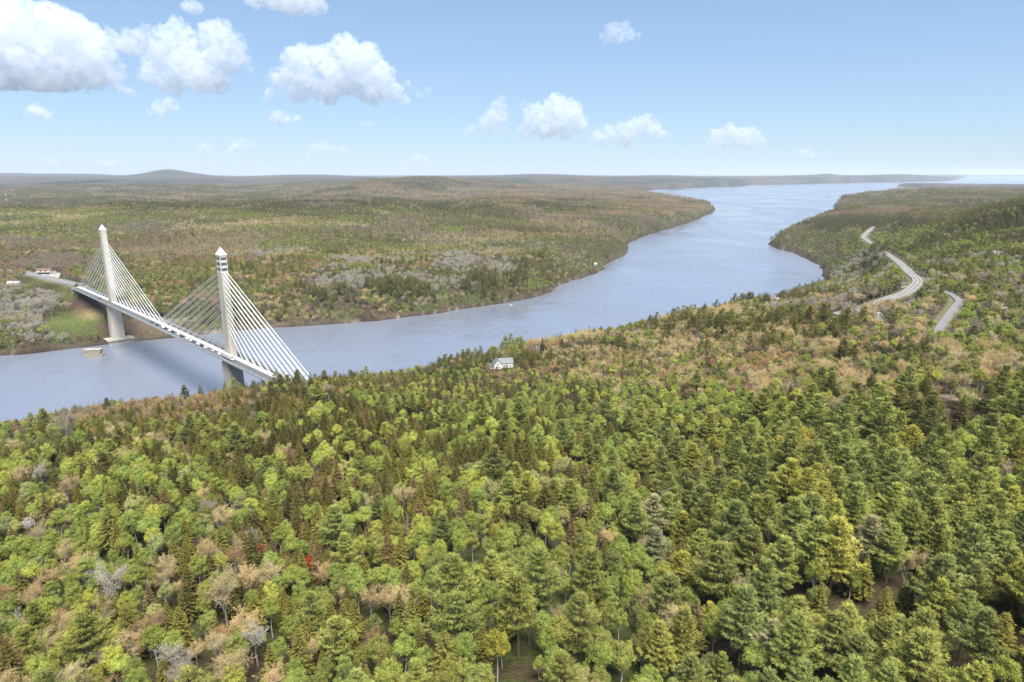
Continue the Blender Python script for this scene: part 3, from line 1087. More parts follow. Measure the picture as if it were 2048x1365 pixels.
def boat(px_, py_, L_, label, dark):
    x, y = on_level(px_, py_)
    r = thing('boat', label, 'boat', (x, y, 0), .3, None)
    w = L_ * .15
    hull = bmesh.new()
    prof = [(-.5, .9, 1), (-.2, 1, .95), (.2, .95, 1), (.42, .45, 1.15), (.5, .04, 1.3)]
    ring = []
    for f_, ww, zz in prof:
        ring.append([hull.verts.new((f_ * L_, sy * ww * w, sz)) for sy, sz in ((-1, zz * L_ * .10), (-.7, -.3), (.7, -.3), (1, zz * L_ * .10))])
    for a_, c_ in zip(ring[:-1], ring[1:]):
        for q in range(4):
            hull.faces.new((a_[q], a_[(q + 1) % 4], c_[(q + 1) % 4], c_[q]))
    hull.faces.new(ring[0][::-1])
    hull.faces.new(ring[-1])
    bmesh.ops.recalc_face_normals(hull, faces=hull.faces[:])
    me = bpy.data.meshes.new('hull')
    hull.to_mesh(me)
    me.materials.append(M_RAIL if dark else M_WHITE)
    link(bpy.data.objects.new('hull', me), r)
    b_ = B()
    b_.box((.08 * L_, 0, L_ * .17), (L_ * .22, w * 1.2, L_ * .14), M_WHITE, top=(.8, .9))
    b_.build('wheelhouse', r)


boat(1657, 394, 30, 'small dark fishing vessel far out in the bay', True)
boat(1022, 611, 4.5, 'small white boat by the far wooded shore', False)
boat(1232, 524, 9, 'small dark boat moored off the far point', True)

# ------------------------------------------------------------------ tree prototypes
RND = random.Random(11)
RS = np.random.RandomState(5)


def unit(v):
    return v / (np.linalg.norm(v, axis=-1, keepdims=True) + 1e-9)


def tube(pts, rad, k=5):
    pts = np.asarray(pts, float)
    n = len(pts)
    t = unit(np.gradient(pts, axis=0))
    a = unit(np.cross(t, np.tile([.31, .95, .05], (n, 1))))
    b_ = np.cross(t, a)
    th = np.arange(k) / k * 2 * math.pi
    V = pts[:, None, :] + np.asarray(rad)[:, None, None] * (np.cos(th)[None, :, None] * a[:, None, :] + np.sin(th)[None, :, None] * b_[:, None, :])
    I = np.arange(n * k).reshape(n, k)
    J = np.roll(I, -1, 1)
    T = np.concatenate([np.stack([I[:-1], J[:-1], J[1:]], -1).reshape(-1, 3), np.stack([I[:-1], J[1:], I[1:]], -1).reshape(-1, 3)])
    return V.reshape(-1, 3), T


class Acc:
    def __init__(s):
        s.V, s.T, s.n = [], [], 0

    def add(s, V, T):
        s.V.append(V)
        s.T.append(np.asarray(T) + s.n)
        s.n += len(V)

    def tris(s, A, Bv, C):
        n = len(A)
        s.add(np.stack([A, Bv, C], 1).reshape(-1, 3), np.arange(n * 3).reshape(n, 3))

    def get(s):
        return np.concatenate(s.V), np.concatenate(s.T)


def sprays(acc, C, D, ln, wd, up, rs):
    """thin triangles from C along D; flat side turned towards UP (+ jitter)"""
    n = len(C)
    D = unit(D)
    side = unit(np.cross(D, up + rs.normal(0, .35, (n, 3))))
    w = (wd * rs.uniform(.7, 1.3, n))[:, None]
    l = (ln * rs.uniform(.7, 1.3, n))[:, None]
    acc.tris(C + side * w * .5, C - side * w * .5, C + D * l)


def trunk_line(h, lean, rs, n=7):
    z = np.linspace(0, h, n)
    o = np.cumsum(rs.normal(0, lean, (n, 2)), 0) * (z / h)[:, None]
    return np.concatenate([o, z[:, None]], 1)


def pine(rs, h, det):
    cr, tr = Acc(), Acc()
    ln = trunk_line(h * .97, .12, rs)
    tr.add(*tube(ln, np.linspace(.30, .05, len(ln)), 6 if det > 1 else 4))
    at = lambda z: np.array([np.interp(z, ln[:, 2], ln[:, 0]), np.interp(z, ln[:, 2], ln[:, 1]), z])
    z0 = h * rs.uniform(.25, .38)
    nw = {2: 12, 1: 9, 0: 6}[det]
    wide = rs.uniform(.20, .275) * h
    peak = rs.uniform(.10, .30)
    for i in range(nw):
        t = (i + rs.uniform(-.3, .3)) / nw
        t = min(max(t, 0), .98)
        z = z0 + (h * .98 - z0) * t
        prof = (min(1, .55 + t / peak * .45) if t < peak else ((1 - t) / (1 - peak)) ** .95)
        nb = {2: 6, 1: 5, 0: 4}[det]
        a0 = rs.uniform(0, 6.28)
        for j in range(nb):
            if rs.rand() < .1 and t < .8:
                continue
            az = a0 + j * 6.283 / nb + rs.uniform(-.35, .35)
            Lb = max(.7, wide * prof * rs.uniform(.5, 1.35))
            rise = .18 + .7 * t ** 2 + rs.uniform(-.08, .12)
            d = np.array([math.cos(az), math.sin(az), 0])
            s_ = np.linspace(0, 1, 4)
            P = at(z) + d * (s_ * Lb)[:, None] + np.array([0, 0, 1]) * (s_ * Lb * rise - .10 * Lb * np.sin(s_ * 3.0))[:, None]
            if det > 0:
                tr.add(*tube(P, np.linspace(.07, .02, 4), 3))
            nt_ = {2: int(10 + 5 * Lb), 1: int(5 + 2.2 * Lb), 0: int(3 + 1.0 * Lb)}[det]
            s = rs.uniform(.22, 1.03, nt_) ** .75
            off = rs.uniform(-1, 1, nt_) * (1.05 - s * .55) * .36 * Lb
            perp = np.array([-d[1], d[0], 0])
            base = np.stack([np.interp(s, s_, P[:, k]) for k in range(3)], 1) + perp * off[:, None]
            base[:, 2] += .06 * np.abs(off) + rs.normal(0, .10, nt_)
            q = {2: 5, 1: 3, 0: 2}[det]
            C = np.repeat(base, q, 0)
            D = np.tile(d, (len(C), 1)) * .9 + perp * np.repeat(np.sign(off) * .5, q)[:, None] + rs.normal(0, .42, (len(C), 3)) + np.array([0, 0, .2])
            sz = {2: (.80, .20), 1: (1.1, .36), 0: (1.5, .8)}[det]
            sprays(cr, C, D, sz[0], sz[1], np.array([0, 0, 1.0]), rs)
    return cr.get(), tr.get()


def spruce(rs, h, det):
    cr, tr = Acc(), Acc()
    ln = trunk_line(h, .05, rs, 5)
    tr.add(*tube(ln, np.linspace(.2, .02, len(ln)), 5 if det > 1 else 3))
    z0 = h * rs.uniform(.06, .2)
    nw = {2: 26, 1: 15, 0: 8}[det]
    wide = rs.uniform(.19, .26) * h
    pw = rs.uniform(.7, 1.0)
    for i in range(nw):
        t = (i + rs.uniform(-.3, .3)) / nw
        t = min(max(t, 0), .99)
        z = z0 + (h - z0) * t
        nb = {2: 8, 1: 6, 0: 4}[det]
        a0 = rs.uniform(0, 6.28)
        for j in range(nb):
            az = a0 + j * 6.283 / nb + rs.uniform(-.3, .3)
            Lb = .12 + wide * (1 - t) ** pw * rs.uniform(.65, 1.15)
            dr = -.28 * (1 - t) + .25 * t + rs.uniform(-.1, .1)
            d = np.array([math.cos(az), math.sin(az), 0])
            perp = np.array([-d[1], d[0], 0])
            n = {2: int(4 + 4.5 * Lb), 1: int(3 + 2 * Lb), 0: int(2 + .9 * Lb)}[det]
            s = rs.uniform(.15, 1, n) ** .8
            base = np.array([0, 0, z]) + d * (s * Lb)[:, None] + np.array([0, 0, 1]) * (Lb * (dr * s + .16 * s * s))[:, None]
            q = {2: 3, 1: 2, 0: 2}[det]
            C = np.repeat(base, q, 0)
            D = np.tile(d, (len(C), 1)) + perp * rs.normal(0, .75, len(C))[:, None] + np.array([0, 0, 1]) * rs.normal(-.05, .22, len(C))[:, None]
            sz = {2: (.62, .30), 1: (.9, .48), 0: (1.4, .95)}[det]
            k = min(1, .35 + (1 - t))
            sprays(cr, C, D, sz[0] * k, sz[1] * k, np.array([0, 0, 1.0]), rs)
    return cr.get(), tr.get()


def leafy(rs, h, det):
    cr, tr = Acc(), Acc()
    ln = trunk_line(h * .62, .2, rs)
    tr.add(*tube(ln, np.linspace(.19, .08, len(ln)), 5))
    K = {2: 48, 1: 24, 0: 11}[det]
    rx = h * rs.uniform(.13, .215)
    rz = h * rs.uniform(.27, .36)
    zc = h - rz - .3
    cs = []
    for i in range(K):
        d = rs.normal(0, 1, 3)
        d /= np.linalg.norm(d)
        if d[2] < -.35:
            d[2] *= -.6
        r = rs.uniform(.55, 1.0)
        cs.append(np.array([d[0] * rx, d[1] * rx, d[2] * rz]) * r + [0, 0, zc])
    cs = np.array(cs)
    if det > 0:
        for c in cs[:: (2 if det == 2 else 4)]:
            z = min(h * .6, max(h * .22, c[2] - h * .22))
            p0 = np.array([np.interp(z, ln[:, 2], ln[:, 0]), np.interp(z, ln[:, 2], ln[:, 1]), z])
            mid = (p0 + c) / 2 + [0, 0, -.03 * h]
            tr.add(*tube([p0, mid, c], [.075, .045, .02], 3))
    nl = {2: 150, 1: 56, 0: 26}[det]
    sz = {2: .27, 1: .5, 0: .95}[det]
    for c in cs:
        cr_ = h * rs.uniform(.042, .085)
        d = unit(rs.normal(0, 1, (nl, 3)) + [0, 0, .35])
        P = c + d * (cr_ * rs.uniform(.35, 1.25, nl))[:, None] * [1, 1, 1.05]
        nrm = unit(d + rs.normal(0, .45, (nl, 3)))
        a = unit(np.cross(nrm, rs.normal(0, 1, (nl, 3))))
        b_ = np.cross(nrm, a)
        s = (sz * rs.uniform(.6, 1.25, nl))[:, None] * (h / 14)
        cr.tris(P + a * s * .6, P - a * s * .4 + b_ * s * .5, P - a * s * .4 - b_ * s * .5)
    return cr.get(), tr.get()


def bare(rs, h, det):
    """leafless or just budding crown: limbs are the trunk part, fine twigs and buds the crown"""
    cr, tr = Acc(), Acc()
    ln = trunk_line(h * .45, .18, rs, 5)
    tr.add(*tube(ln, np.linspace(.2, .12, len(ln)), 5))
    spread = rs.uniform(.35, .75)

    def grow(p, d, L_, r, lev):
        d = d / np.linalg.norm(d)
        e = p + d * L_ + np.array([0, 0, .08 * L_])
        if lev < 2:
            tr.add(*tube([p, (p + e) / 2 + rs.normal(0, .05 * L_, 3), e], [r, r * .75, r * .5], 3))
        return e
    tips = []
    n1, n2, n3 = {2: (9, 6, 6), 1: (7, 5, 4), 0: (5, 3, 3)}[det]
    for i in range(n1):
        az = i * 2.4 + rs.uniform(-.4, .4)
        z = h * rs.uniform(.2, .45)
        p0 = np.array([np.interp(z, ln[:, 2], ln[:, 0]), np.interp(z, ln[:, 2], ln[:, 1]), z])
        d = np.array([math.cos(az) * spread, math.sin(az) * spread, 1]) + rs.normal(0, .15, 3)
        L1 = h * rs.uniform(.22, .34)
        e1 = grow(p0, d, L1, .085, 0)
        for j in range(n2):
            s = rs.uniform(.35, 1)
            p1 = p0 + (e1 - p0) * s
            d2 = d + rs.normal(0, .55, 3) * [1, 1, .5] + [0, 0, .2]
            L2 = h * rs.uniform(.10, .19)
            e2 = grow(p1, d2, L2, .035, 1)
            for k in range(n3):
                s2 = rs.uniform(.25, 1)
                tips.append((p1 + (e2 - p1) * s2, d2 / np.linalg.norm(d2) + rs.normal(0, .5, 3) + [0, 0, .15], h * rs.uniform(.05, .11)))
    P = np.array([t[0] for t in tips])
    D = unit(np.array([t[1] for t in tips]))
    Lt = np.array([t[2] for t in tips])
    q = {2: 5, 1: 4, 0: 4}[det]
    C = np.repeat(P, q, 0) + np.repeat(D * Lt[:, None], q, 0) * rs.uniform(0, .9, (len(P) * q, 1))
    DD = np.repeat(D, q, 0) + rs.normal(0, .45, (len(C), 3))
    wt = {2: .055, 1: .10, 0: .24}[det]
    sprays(cr, C, DD, h * .065, wt, rs.normal(0, 1, (len(C), 3)), rs)
    if det > 0:
        C2 = C + unit(DD) * h * .05
        sprays(cr, np.repeat(C2, 2, 0), rs.normal(0, 1, (len(C2) * 2, 3)), {2: .16, 1: .3}[det], {2: .11, 1: .2}[det], rs.normal(0, 1, (len(C2) * 2, 3)), rs)
    return cr.get(), tr.get()


def dead(rs, h):
    tr = Acc()
    ln = trunk_line(h, .12, rs)
    tr.add(*tube(ln, np.linspace(.24, .04, len(ln)), 6))
    for i in range(38):
        z = h * rs.uniform(.35, .98)
        az = rs.uniform(0, 6.28)
        Lb = h * .17 * (1.15 - z / h) * rs.uniform(.4, 1.2) + .3
        p = np.array([np.interp(z, ln[:, 2], ln[:, 0]), np.interp(z, ln[:, 2], ln[:, 1]), z])
        e = p + np.array([math.cos(az), math.sin(az), rs.uniform(-.1, .6)]) * Lb
        tr.add(*tube([p, (p + e) / 2 + [0, 0, -.08 * Lb], e], [.06, .045, .02], 3))
    return tr.get()


GEN = {'pine': (pine, 19.0, M_NEEDLE, M_BARK), 'spruce': (spruce, 14.5, M_NEEDLE, M_BARK), 'leafy': (leafy, 13.5, M_LEAF, M_BIRCH), 'bare': (bare, 13.5, M_LEAF, M_GREYWOOD)}
PROTO, LOD = {}, {}
lodcol = bpy.data.collections.new('distant_trees')      # prototypes for the woods beyond; not linked to the scene
lodlist = []
for kind, (fn, h, mc, mt) in GEN.items():
    PROTO[kind] = []
    for i in range(7):
        (cv, ct), (tv, tt) = fn(np.random.RandomState(100 + i * 13), h, 2)
        top = cv[:, 2].max()
        PROTO[kind].append((tri_mesh('crown', cv, ct, [mc]), tri_mesh('trunk', tv, tt, [mt]), float(top)))
    for det in (2, 1, 0):
        for i in range({2: 7, 1: 4, 0: 4}[det]):
            if det == 2:
                cm, tm, top = PROTO[kind][i]
                me = bpy.data.meshes.new('tree')
                bm = bmesh.new()
                bm.from_mesh(cm)
                nf = len(bm.faces)
                bm.from_mesh(tm)
                bm.faces.ensure_lookup_table()
                for f in bm.faces[nf:]:
                    f.material_index = 1
                bm.to_mesh(me)
                bm.free()
                me.materials.append(mc)
                me.materials.append(mt)
            else:
                (cv, ct), (tv, tt) = fn(np.random.RandomState(300 + i * 17 + det), h, det)
                top = cv[:, 2].max()
                me = tri_mesh('tree', np.concatenate([cv, tv]), np.concatenate([ct, tt + len(cv)]), [mc, mt], [0] * len(ct) + [1] * len(tt))
            o = bpy.data.objects.new('z%03d' % len(lodlist), me)
            lodcol.objects.link(o)
            LOD.setdefault((kind, det), []).append((len(lodlist), float(top)))
            lodlist.append(o)
SNAGS = []
for i in range(3):
    SNAGS.append(tri_mesh('trunk', *dead(np.random.RandomState(40 + i), 14.0), [M_GREYWOOD]))

# ------------------------------------------------------------------ which trees grow where
# type: (kind, tint, height range, words)
TYPES = {
    'Pb': ('pine', (0.249, 0.266, 0.080), (17, 24), 'blue-green'), 'Pg': ('pine', (0.290, 0.308, 0.081), (16, 23), 'mid-green'), 'Py': ('pine', (0.367, 0.358, 0.077), (15, 22), 'yellow-green'), 'Pd': ('pine', (0.182, 0.176, 0.054), (15, 21), 'dark green'),
    'Sd': ('spruce', (0.151, 0.137, 0.042), (11, 16), 'dark olive'), 'So': ('spruce', (0.231, 0.213, 0.052), (10, 16), 'olive'), 'Sb': ('spruce', (0.256, 0.190, 0.080), (10, 15), 'brownish'), 'Sk': ('spruce', (0.103, 0.095, 0.039), (9, 16), 'near-black green'),
    'Ll': ('leafy', (0.428, 0.454, 0.105), (9.5, 13.5), 'lime green'), 'Lf': ('leafy', (0.301, 0.349, 0.086), (9.5, 13.5), 'fresh green'), 'Ly': ('leafy', (0.297, 0.306, 0.081), (9.5, 13.5), 'yellow-olive'), 'Lo': ('leafy', (0.213, 0.212, 0.071), (9, 13), 'dull olive'), 'Lp': ('leafy', (0.394, 0.395, 0.157), (9.5, 13.5), 'pale sage'),
    'Bg': ('bare', (0.431, 0.394, 0.316), (11, 15), 'grey-white leafless'), 'Bt': ('bare', (0.561, 0.448, 0.235), (11, 15), 'tan leafless'), 'Br': ('bare', (0.345, 0.222, 0.123), (9, 13), 'reddish-brown budding'), 'Bo': ('bare', (0.441, 0.304, 0.148), (9, 13), 'orange-tan budding'), 'Bm': ('bare', (0.307, 0.253, 0.183), (9, 13), 'mauve-grey leafless'),
}
TN = list(TYPES)
# zones by where they lie in the view: cx, cy, rx, ry, weight, composition
Z = [
    # near slope
    (1024, 1150, 1500, 420, 1.0, 'Pg2 Pb1 So3 Sd1 Lf3 Ll2 Ly1.5 Lo2 Bt.9 Br.3 Sb.7'),
    (260, 1030, 330, 130, 6, 'Ll4 Lf4 Lp1 So1.6 Sd.6 Bt.5'),
    (330, 1240, 360, 170, 4.5, 'Lf3 Ll2 Ly1 So2 Bt1 Bo.5 Bg.3'),
    (620, 1075, 150, 100, 9, 'So5 Sb1.5 Sd1 Pg.5'),
    (700, 900, 340, 100, 9, 'So4 Sd3.4 Sb.8 Pg.6 Ll.7 Lf.6'),
    (950, 980, 170, 50, 5, 'Lf3 Ll3 Lp2 So1'),
    (1000, 1080, 220, 80, 3.4, 'Ll3 Lf3 Ly2 So1 Sb.5'),
    (1100, 1280, 360, 120, 6.5, 'Lf4 Ly3 Lo2 Pg1 So1 Bt.5'),
    (1720, 1150, 430, 200, 3.6, 'Pg5 Pb3.2 Py1.8 So1 Sd.5 Lf1.3 Ly.5 Bt.3'),
    (1250, 960, 220, 100, 3.0, 'Pg3 Pb2 So2 Sd1.2 Sb.4 Lf2 Ll1.4'),
    (1990, 900, 120, 70, 4, 'Lf4 Ll2 Pg1'),
    (250, 870, 330, 60, 2.6, 'Lo3 Sd2 So2 Pd1 Bt1 Bm.6'),
    (60, 900, 130, 60, 1.6, 'Ly3 Lo2 Lf1'),
    (1230, 815, 360, 58, 14, 'Ll6 Lf4 Ly1 So.5 Sd.4 Pg.3'),
    (1600, 855, 300, 46, 4.5, 'Lf3 Ly3 Pg2 Sd1 Pd.6'),
    (1900, 845, 200, 40, 3.4, 'Pd3 Pg2 Sd2'),
    (700, 770, 240, 40, 2.2, 'Sd3 So2 Pd2 Br.5 Bm.6'),
    (480, 790, 150, 40, 2.4, 'Pd2 So2 Sd2 Bm.7'),
    (950, 750, 220, 35, 2.4, 'Sd3 Pd3 Pg1 Bo.5'),
    (160, 800, 260, 24, 24, 'Bo5 Br2 Bm1 Sd.3'),
    (1150, 715, 240, 30, 3.0, 'Bo3 Br2 Bt1 Sd1.5 Ly.8'),
    (1330, 690, 200, 45, 3.0, 'Bo2 Ly2 Bt1.5 Sd1 Lf.8 Pd.6'),
    (1500, 650, 180, 45, 3.0, 'Ly2.2 Bo2 Bt1 Pd1 Sd1.4 Lo1'),
    (1500, 590, 110, 14, 6.0, 'Sk3 Sd2 Ly1'),
    (1680, 650, 110, 45, 2.6, 'Pd3 Bo1.2 Bm1 Sd1 Ly1'),
    (1480, 738, 200, 38, 11, 'Bo4 Br1.6 Bt4 Ly2 Bm.7'),
    (1790, 738, 340, 48, 11, 'Bt4 Bo2 Ly3 Bm1 Lo1.4 Lp.6 Sd.4'),
    (1850, 620, 160, 45, 3.0, 'Bm4 Bt1.5 Ly1 Lf.6'),
    (1650, 600, 90, 16, 5.0, 'Bg2 Bm4'),
    (1990, 640, 110, 60, 3.0, 'Lf3 Ly3 Bm1.5 Pd.4'),
    (1960, 550, 180, 50, 6, 'Lf3 Ly3 Lo2 Bg.7 Bm.6 Pd.6'),
    (1700, 540, 120, 45, 3.0, 'Lo2 Ly2 Bm2 Bg1 Sd.8'),
    (1700, 515, 60, 16, 3.0, 'Bg4 Bm1'),
    (1600, 490, 110, 22, 3.0, 'Bm2 Br1.4 Lo1.6 Pd1 Bg.6'),
    (1850, 490, 130, 34, 5, 'Pd2.4 Ly2 Lo2 Lf1.4 Bg.5'),
    (2000, 430, 78, 42, 30, 'Sd4 Sk4 Ly.5'),
    (1700, 440, 120, 10, 4.5, 'Sd3 Sk3'),
    (1780, 415, 180, 16, 2.6, 'Br2 Bm2.4 Pd.7 Lo1.2'),
    (1850, 395, 220, 12, 2.4, 'Bm2.4 Br1.2 Pd1 Lo1'),
    # far bank
    (500, 480, 700, 80, 1.4, 'Lo3.2 Ly2.4 Lf.4 Bo2 Br1 Sd.7 Bt1.4 Bm1'),
    (250, 440, 420, 22, 2.2, 'Ly4 Lo3.4 Ll.4 Bt1 Sd.3'),
    (640, 407, 380, 6.5, 9.0, 'Sk4 Sd3'),
    (180, 414, 180, 4, 2.0, 'Sd2 Bo1'),
    (900, 420, 230, 10, 2.0, 'Sd2 Lo2 Bo1'),
    (330, 500, 110, 16, 4.5, 'Br4 Bo4 Lo.7'),
    (100, 520, 140, 14, 2.6, 'Bm2.5 Br1 Lo1'),
    (500, 500, 60, 8, 5.0, 'Bg5 Bt1'),
    (435, 495, 22, 6, 6.0, 'Bg5'),
    (940, 528, 62, 12, 10.0, 'Bg6 Bm.4'),
    (870, 555, 42, 16, 7.0, 'Bg5 Lo.5'),
    (850, 585, 30, 16, 5.0, 'Bg4 Pd1'),
    (720, 525, 40, 9, 5.0, 'Bg4 Lo1'),
    (720, 560, 60, 12, 3.0, 'Bg3 Lo2 Pd1'),
    (630, 565, 22, 10, 4.0, 'Bg4 Bm1'),
    (1015, 492, 40, 7, 5.0, 'Bg3 Bt2 Lo1'),
    (930, 475, 60, 6, 3.0, 'Bt3 Bo2'),
    (1145, 527, 22, 8, 7.0, 'Bg3 Lp4'),
    (1215, 485, 16, 7, 5.0, 'Bg3 Lo1'),
    (900, 590, 330, 42, 1.8, 'Pd2.4 Lo2 Lf1.2 Bm1 Sd1'),
    (1060, 545, 110, 25, 2.4, 'Pd3 Lo1.6 Lf1'),
    (1210, 515, 60, 26, 2.6, 'Lo3 Pd2 Lf.8'),
    (1050, 450, 260, 26, 3.4, 'Bo2.4 Lo2 Bm2 Br1 Sd.8'),
    (1250, 410, 190, 18, 3.4, 'Br3 Bo3 Lo1.2 Sd.6'),
    (1350, 435, 90, 22, 2.6, 'Sd2 Lo2 Br1.5'),
    (70, 660, 130, 40, 4.0, 'Lf3 Ll1.6 Ly2 Lo1'),
    (90, 590, 90, 22, 3.0, 'Ly2 Lf2 Lo1 Bm1'),
    (60, 622, 56, 26, 22.0, 'Bg9'),
    (600, 610, 150, 24, 2.2, 'Bm2.4 Lo1.6 Bt1 Br.6'),
    (480, 600, 120, 40, 1.8, 'Lo2 Bo2 Ly1.5'),
    # plains and hills beyond
    (900, 385, 800, 12, 6.0, 'Bm3 Br4 Bo1.4 Sd1.2 Lo.5'),
    (200, 380, 350, 16, 6.0, 'Bm3.4 Pd1.4 Sd1.5 Br.6'),
    (850, 362, 160, 7, 6.0, 'Lo2 Br2 Sd1'),
]
ZW = []
for cx, cy, rx, ry, w, comp in Z:
    if ry <= 20 and cy < 620:
        w *= 1.5 if comp.startswith('Bg') else 5
    v = np.zeros(len(TN))
    for c in comp.split():
        v[TN.index(c[:2])] = float(c[2:])
    ZW.append((cx, cy, rx, ry, w, v / v.sum()))

# ---- scatter
pos = []
for y0, y1, sp in [(62, 330, 5.0), (330, 620, 5.5), (620, 1300, 7.2), (1300, 2400, 9.5), (2400, 4200, 14.5), (4200, 7600, 24)]:
    ny = int((y1 - y0) / sp)
    w = .82 * y1 + 140
    nx = int(2 * w / sp)
    gx, gy = np.meshgrid(np.arange(nx) * sp - w, np.arange(ny) * sp + y0)
    gx = gx + (np.arange(ny) % 2)[:, None] * sp * .5
    gx = (gx + RS.uniform(-.45, .45, gx.shape) * sp).ravel()
    gy = (gy + RS.uniform(-.45, .45, gy.shape) * sp).ravel()
    k = np.abs(gx) < .80 * gy + np.where(gy < 620, 130, 60)
    pos.append(np.stack([gx[k], gy[k], np.full(k.sum(), sp)], 1))
pos = np.concatenate(pos)
TD = shore_dist(pos[:, 0], pos[:, 1])
k = TD > 2.6 + 1.5 * (pos[:, 2] > 8)
pos, TD = pos[k], TD[k]
gzv = ground(pos[:, 0], pos[:, 1], TD)
rd, _z = road_dist(pos[:, 0], pos[:, 1])
k = (rd > 4.5) | ((pos[:, 1] > 960) & (pos[:, 1] < 1410) & (rd > .4))
k &= np.hypot((pos[:, 0] - LOT[0]) * .75, (pos[:, 1] - LOT[1]) * 1.5) > 22
pos, gzv, TD = pos[k], gzv[k], TD[k]
X, Y = pos[:, 0], pos[:, 1]
px, py, dep = project(X, Y, gzv + 8)
score = np.full((len(X), len(TN)), 1e-4)
for cx, cy, rx, ry, w, v in ZW:
    g = w * np.exp(-((px - cx) / rx) ** 2 - ((py - cy) / ry) ** 2)
    score += g[:, None] * v
for i, t in enumerate(TN):
    s_near = np.where(Y < 500, 17.0, np.where(Y < 1300, 48.0, 150.0))
    nz_ = fbm(X / s_near, Y / s_near, 200 + i * 3, 2)
    score[:, i] *= np.exp((nz_ - .5) * np.where(Y < 560, 7.5, 11.5))
cum = np.cumsum(score, 1)
ti = (cum / cum[:, -1:] < RS.uniform(0, 1, (len(X), 1))).sum(1)
kinds = np.array([TYPES[t][0] for t in TN])[ti]
hts = np.array([RS.uniform(*TYPES[TN[i]][2]) for i in ti])
hts *= 1 - .30 * sstep(300, 440, Y) * (Y < 620) * sstep(1450, 1150, px)
hts *= np.where(TD < 25, .8, 1)
hts *= np.where((RS.uniform(0, 1, len(X)) < .2) & (Y < 620), RS.uniform(.45, .75, len(X)), 1)
hts *= np.where(pos[:, 2] > 20, 1.3, np.where(pos[:, 2] > 12, 1.15, 1))
alive = np.ones(len(X), bool)

# tall pines keep their neighbours at a distance
alive &= ~((kinds == 'pine') & (Y < 560) & (px < 1330) & (RS.uniform(0, 1, len(X)) < np.where(px < 760, .72, .55)))
alive &= ~((kinds == 'pine') & (Y > 290) & (Y < 620) & (px > 1330) & (RS.uniform(0, 1, len(X)) < .45))
cell = {}
for i_ in np.nonzero(Y < 420)[0][np.argsort(-hts[Y < 420])]:
    if not alive[i_]:
        continue
    x_, y_ = X[i_], Y[i_]
    cxy = (int(x_ // 8), int(y_ // 8))
    for gx_ in (-1, 0, 1):
        for gy_ in (-1, 0, 1):
            for j_ in cell.get((cxy[0] + gx_, cxy[1] + gy_), ()):
                if (X[j_] - x_) ** 2 + (Y[j_] - y_) ** 2 < ((.215 if kinds[j_] == 'pine' else .14) * hts[j_] + (.6 if kinds[i_] == 'pine' else 0)) ** 2:
                    alive[i_] = False
    if alive[i_] and kinds[i_] in ('pine', 'spruce'):
        cell.setdefault(cxy, []).append(i_)

# clearings: the meadow and slip below the far abutment, the felled strips, the house plots
px, py, dep = project(X, Y, gzv)
for cx, cy, rx, ry in [(150, 650, 62, 27), (180, 612, 62, 14), (285, 658, 80, 20), (205, 662, 24, 18), (1440, 767, 60, 6), (1930, 796, 120, 5), (1760, 727, 50, 5), (1010, 736, 34, 10), (1757, 640, 16, 6), (1548, 606, 12, 5), (90, 556, 40, 7), (2005, 634, 10, 5)]:
    alive &= ~((((px - cx) / rx) ** 2 + ((py - cy) / ry) ** 2 < 1) & (Y < 1300))

# lines of sight that the photograph shows open: (px, py, depth, half width in px)
SIGHT = [(px_, py_, Yt, 12) for n in ('highway', 'side_road') for px_, py_, Yt in zip(*[project(ROADPTS[n][1][:, 0], ROADPTS[n][1][:, 1], ROADPTS[n][1][:, 2])[q] for q in (0, 1)], ROADPTS[n][1][:, 1]) if (px_ > 1776 and n == 'highway' or n == 'side_road' and 452 < Yt < 522 or n == 'highway' and 1400 < Yt < 1720)]
SIGHT += [(x, 585 + (x - 60) * .17 - 20, 1000, 8) for x in range(40, 170, 8)] + [(x, 548, 1010, 8) for x in range(64, 122, 8)] + [(x, 556, 990, 8) for x in range(64, 122, 8)]
SIGHT += [(237, y, 785, 30) for y in (600, 640, 670, 684)] + [(x, 655, 800, 14) for x in range(110, 210, 16)] + [(x, 628, 830, 14) for x in range(120, 200, 16)] + [(x, 665, 790, 14) for x in range(255, 350, 16)]
SIGHT += [(1000, 727, 563, 16), (1015, 724, 563, 16), (985, 732, 563, 8), (1757, 637, 520, 10), (1548, 598, 800, 9), (2005, 628, 560, 8), (462, 735, 533, 20), (490, 733, 505, 14), (515, 735, 490, 10), (1450, 764, 360, 30), (1410, 766, 360, 20), (1890, 794, 313, 30), (1960, 795, 313, 22)]
ptx, pty, _d = project(X, Y, gzv + hts)
cwx = .12 * hts / dep * FPX
for sx, sy, sY, hw in SIGHT:
    alive &= ~((Y < sY - 2) & (np.abs(px - sx) < hw * .6 + cwx) & (pty < sy + 1) & (py > sy - 4))
# nothing grows on the bridge line
BA, BB = np.array([-466.0, 785.0]), np.array([-225.0, 533.0])
BD = (BB - BA) / np.linalg.norm(BB - BA)
rel = np.stack([X - BA[0], Y - BA[1]], 1)
al = rel @ BD
ac = np.abs(rel @ np.array([-BD[1], BD[0]]))
alive &= ~((ac < 11) & (al > -165) & (al < 450) & (gzv + hts > 36))

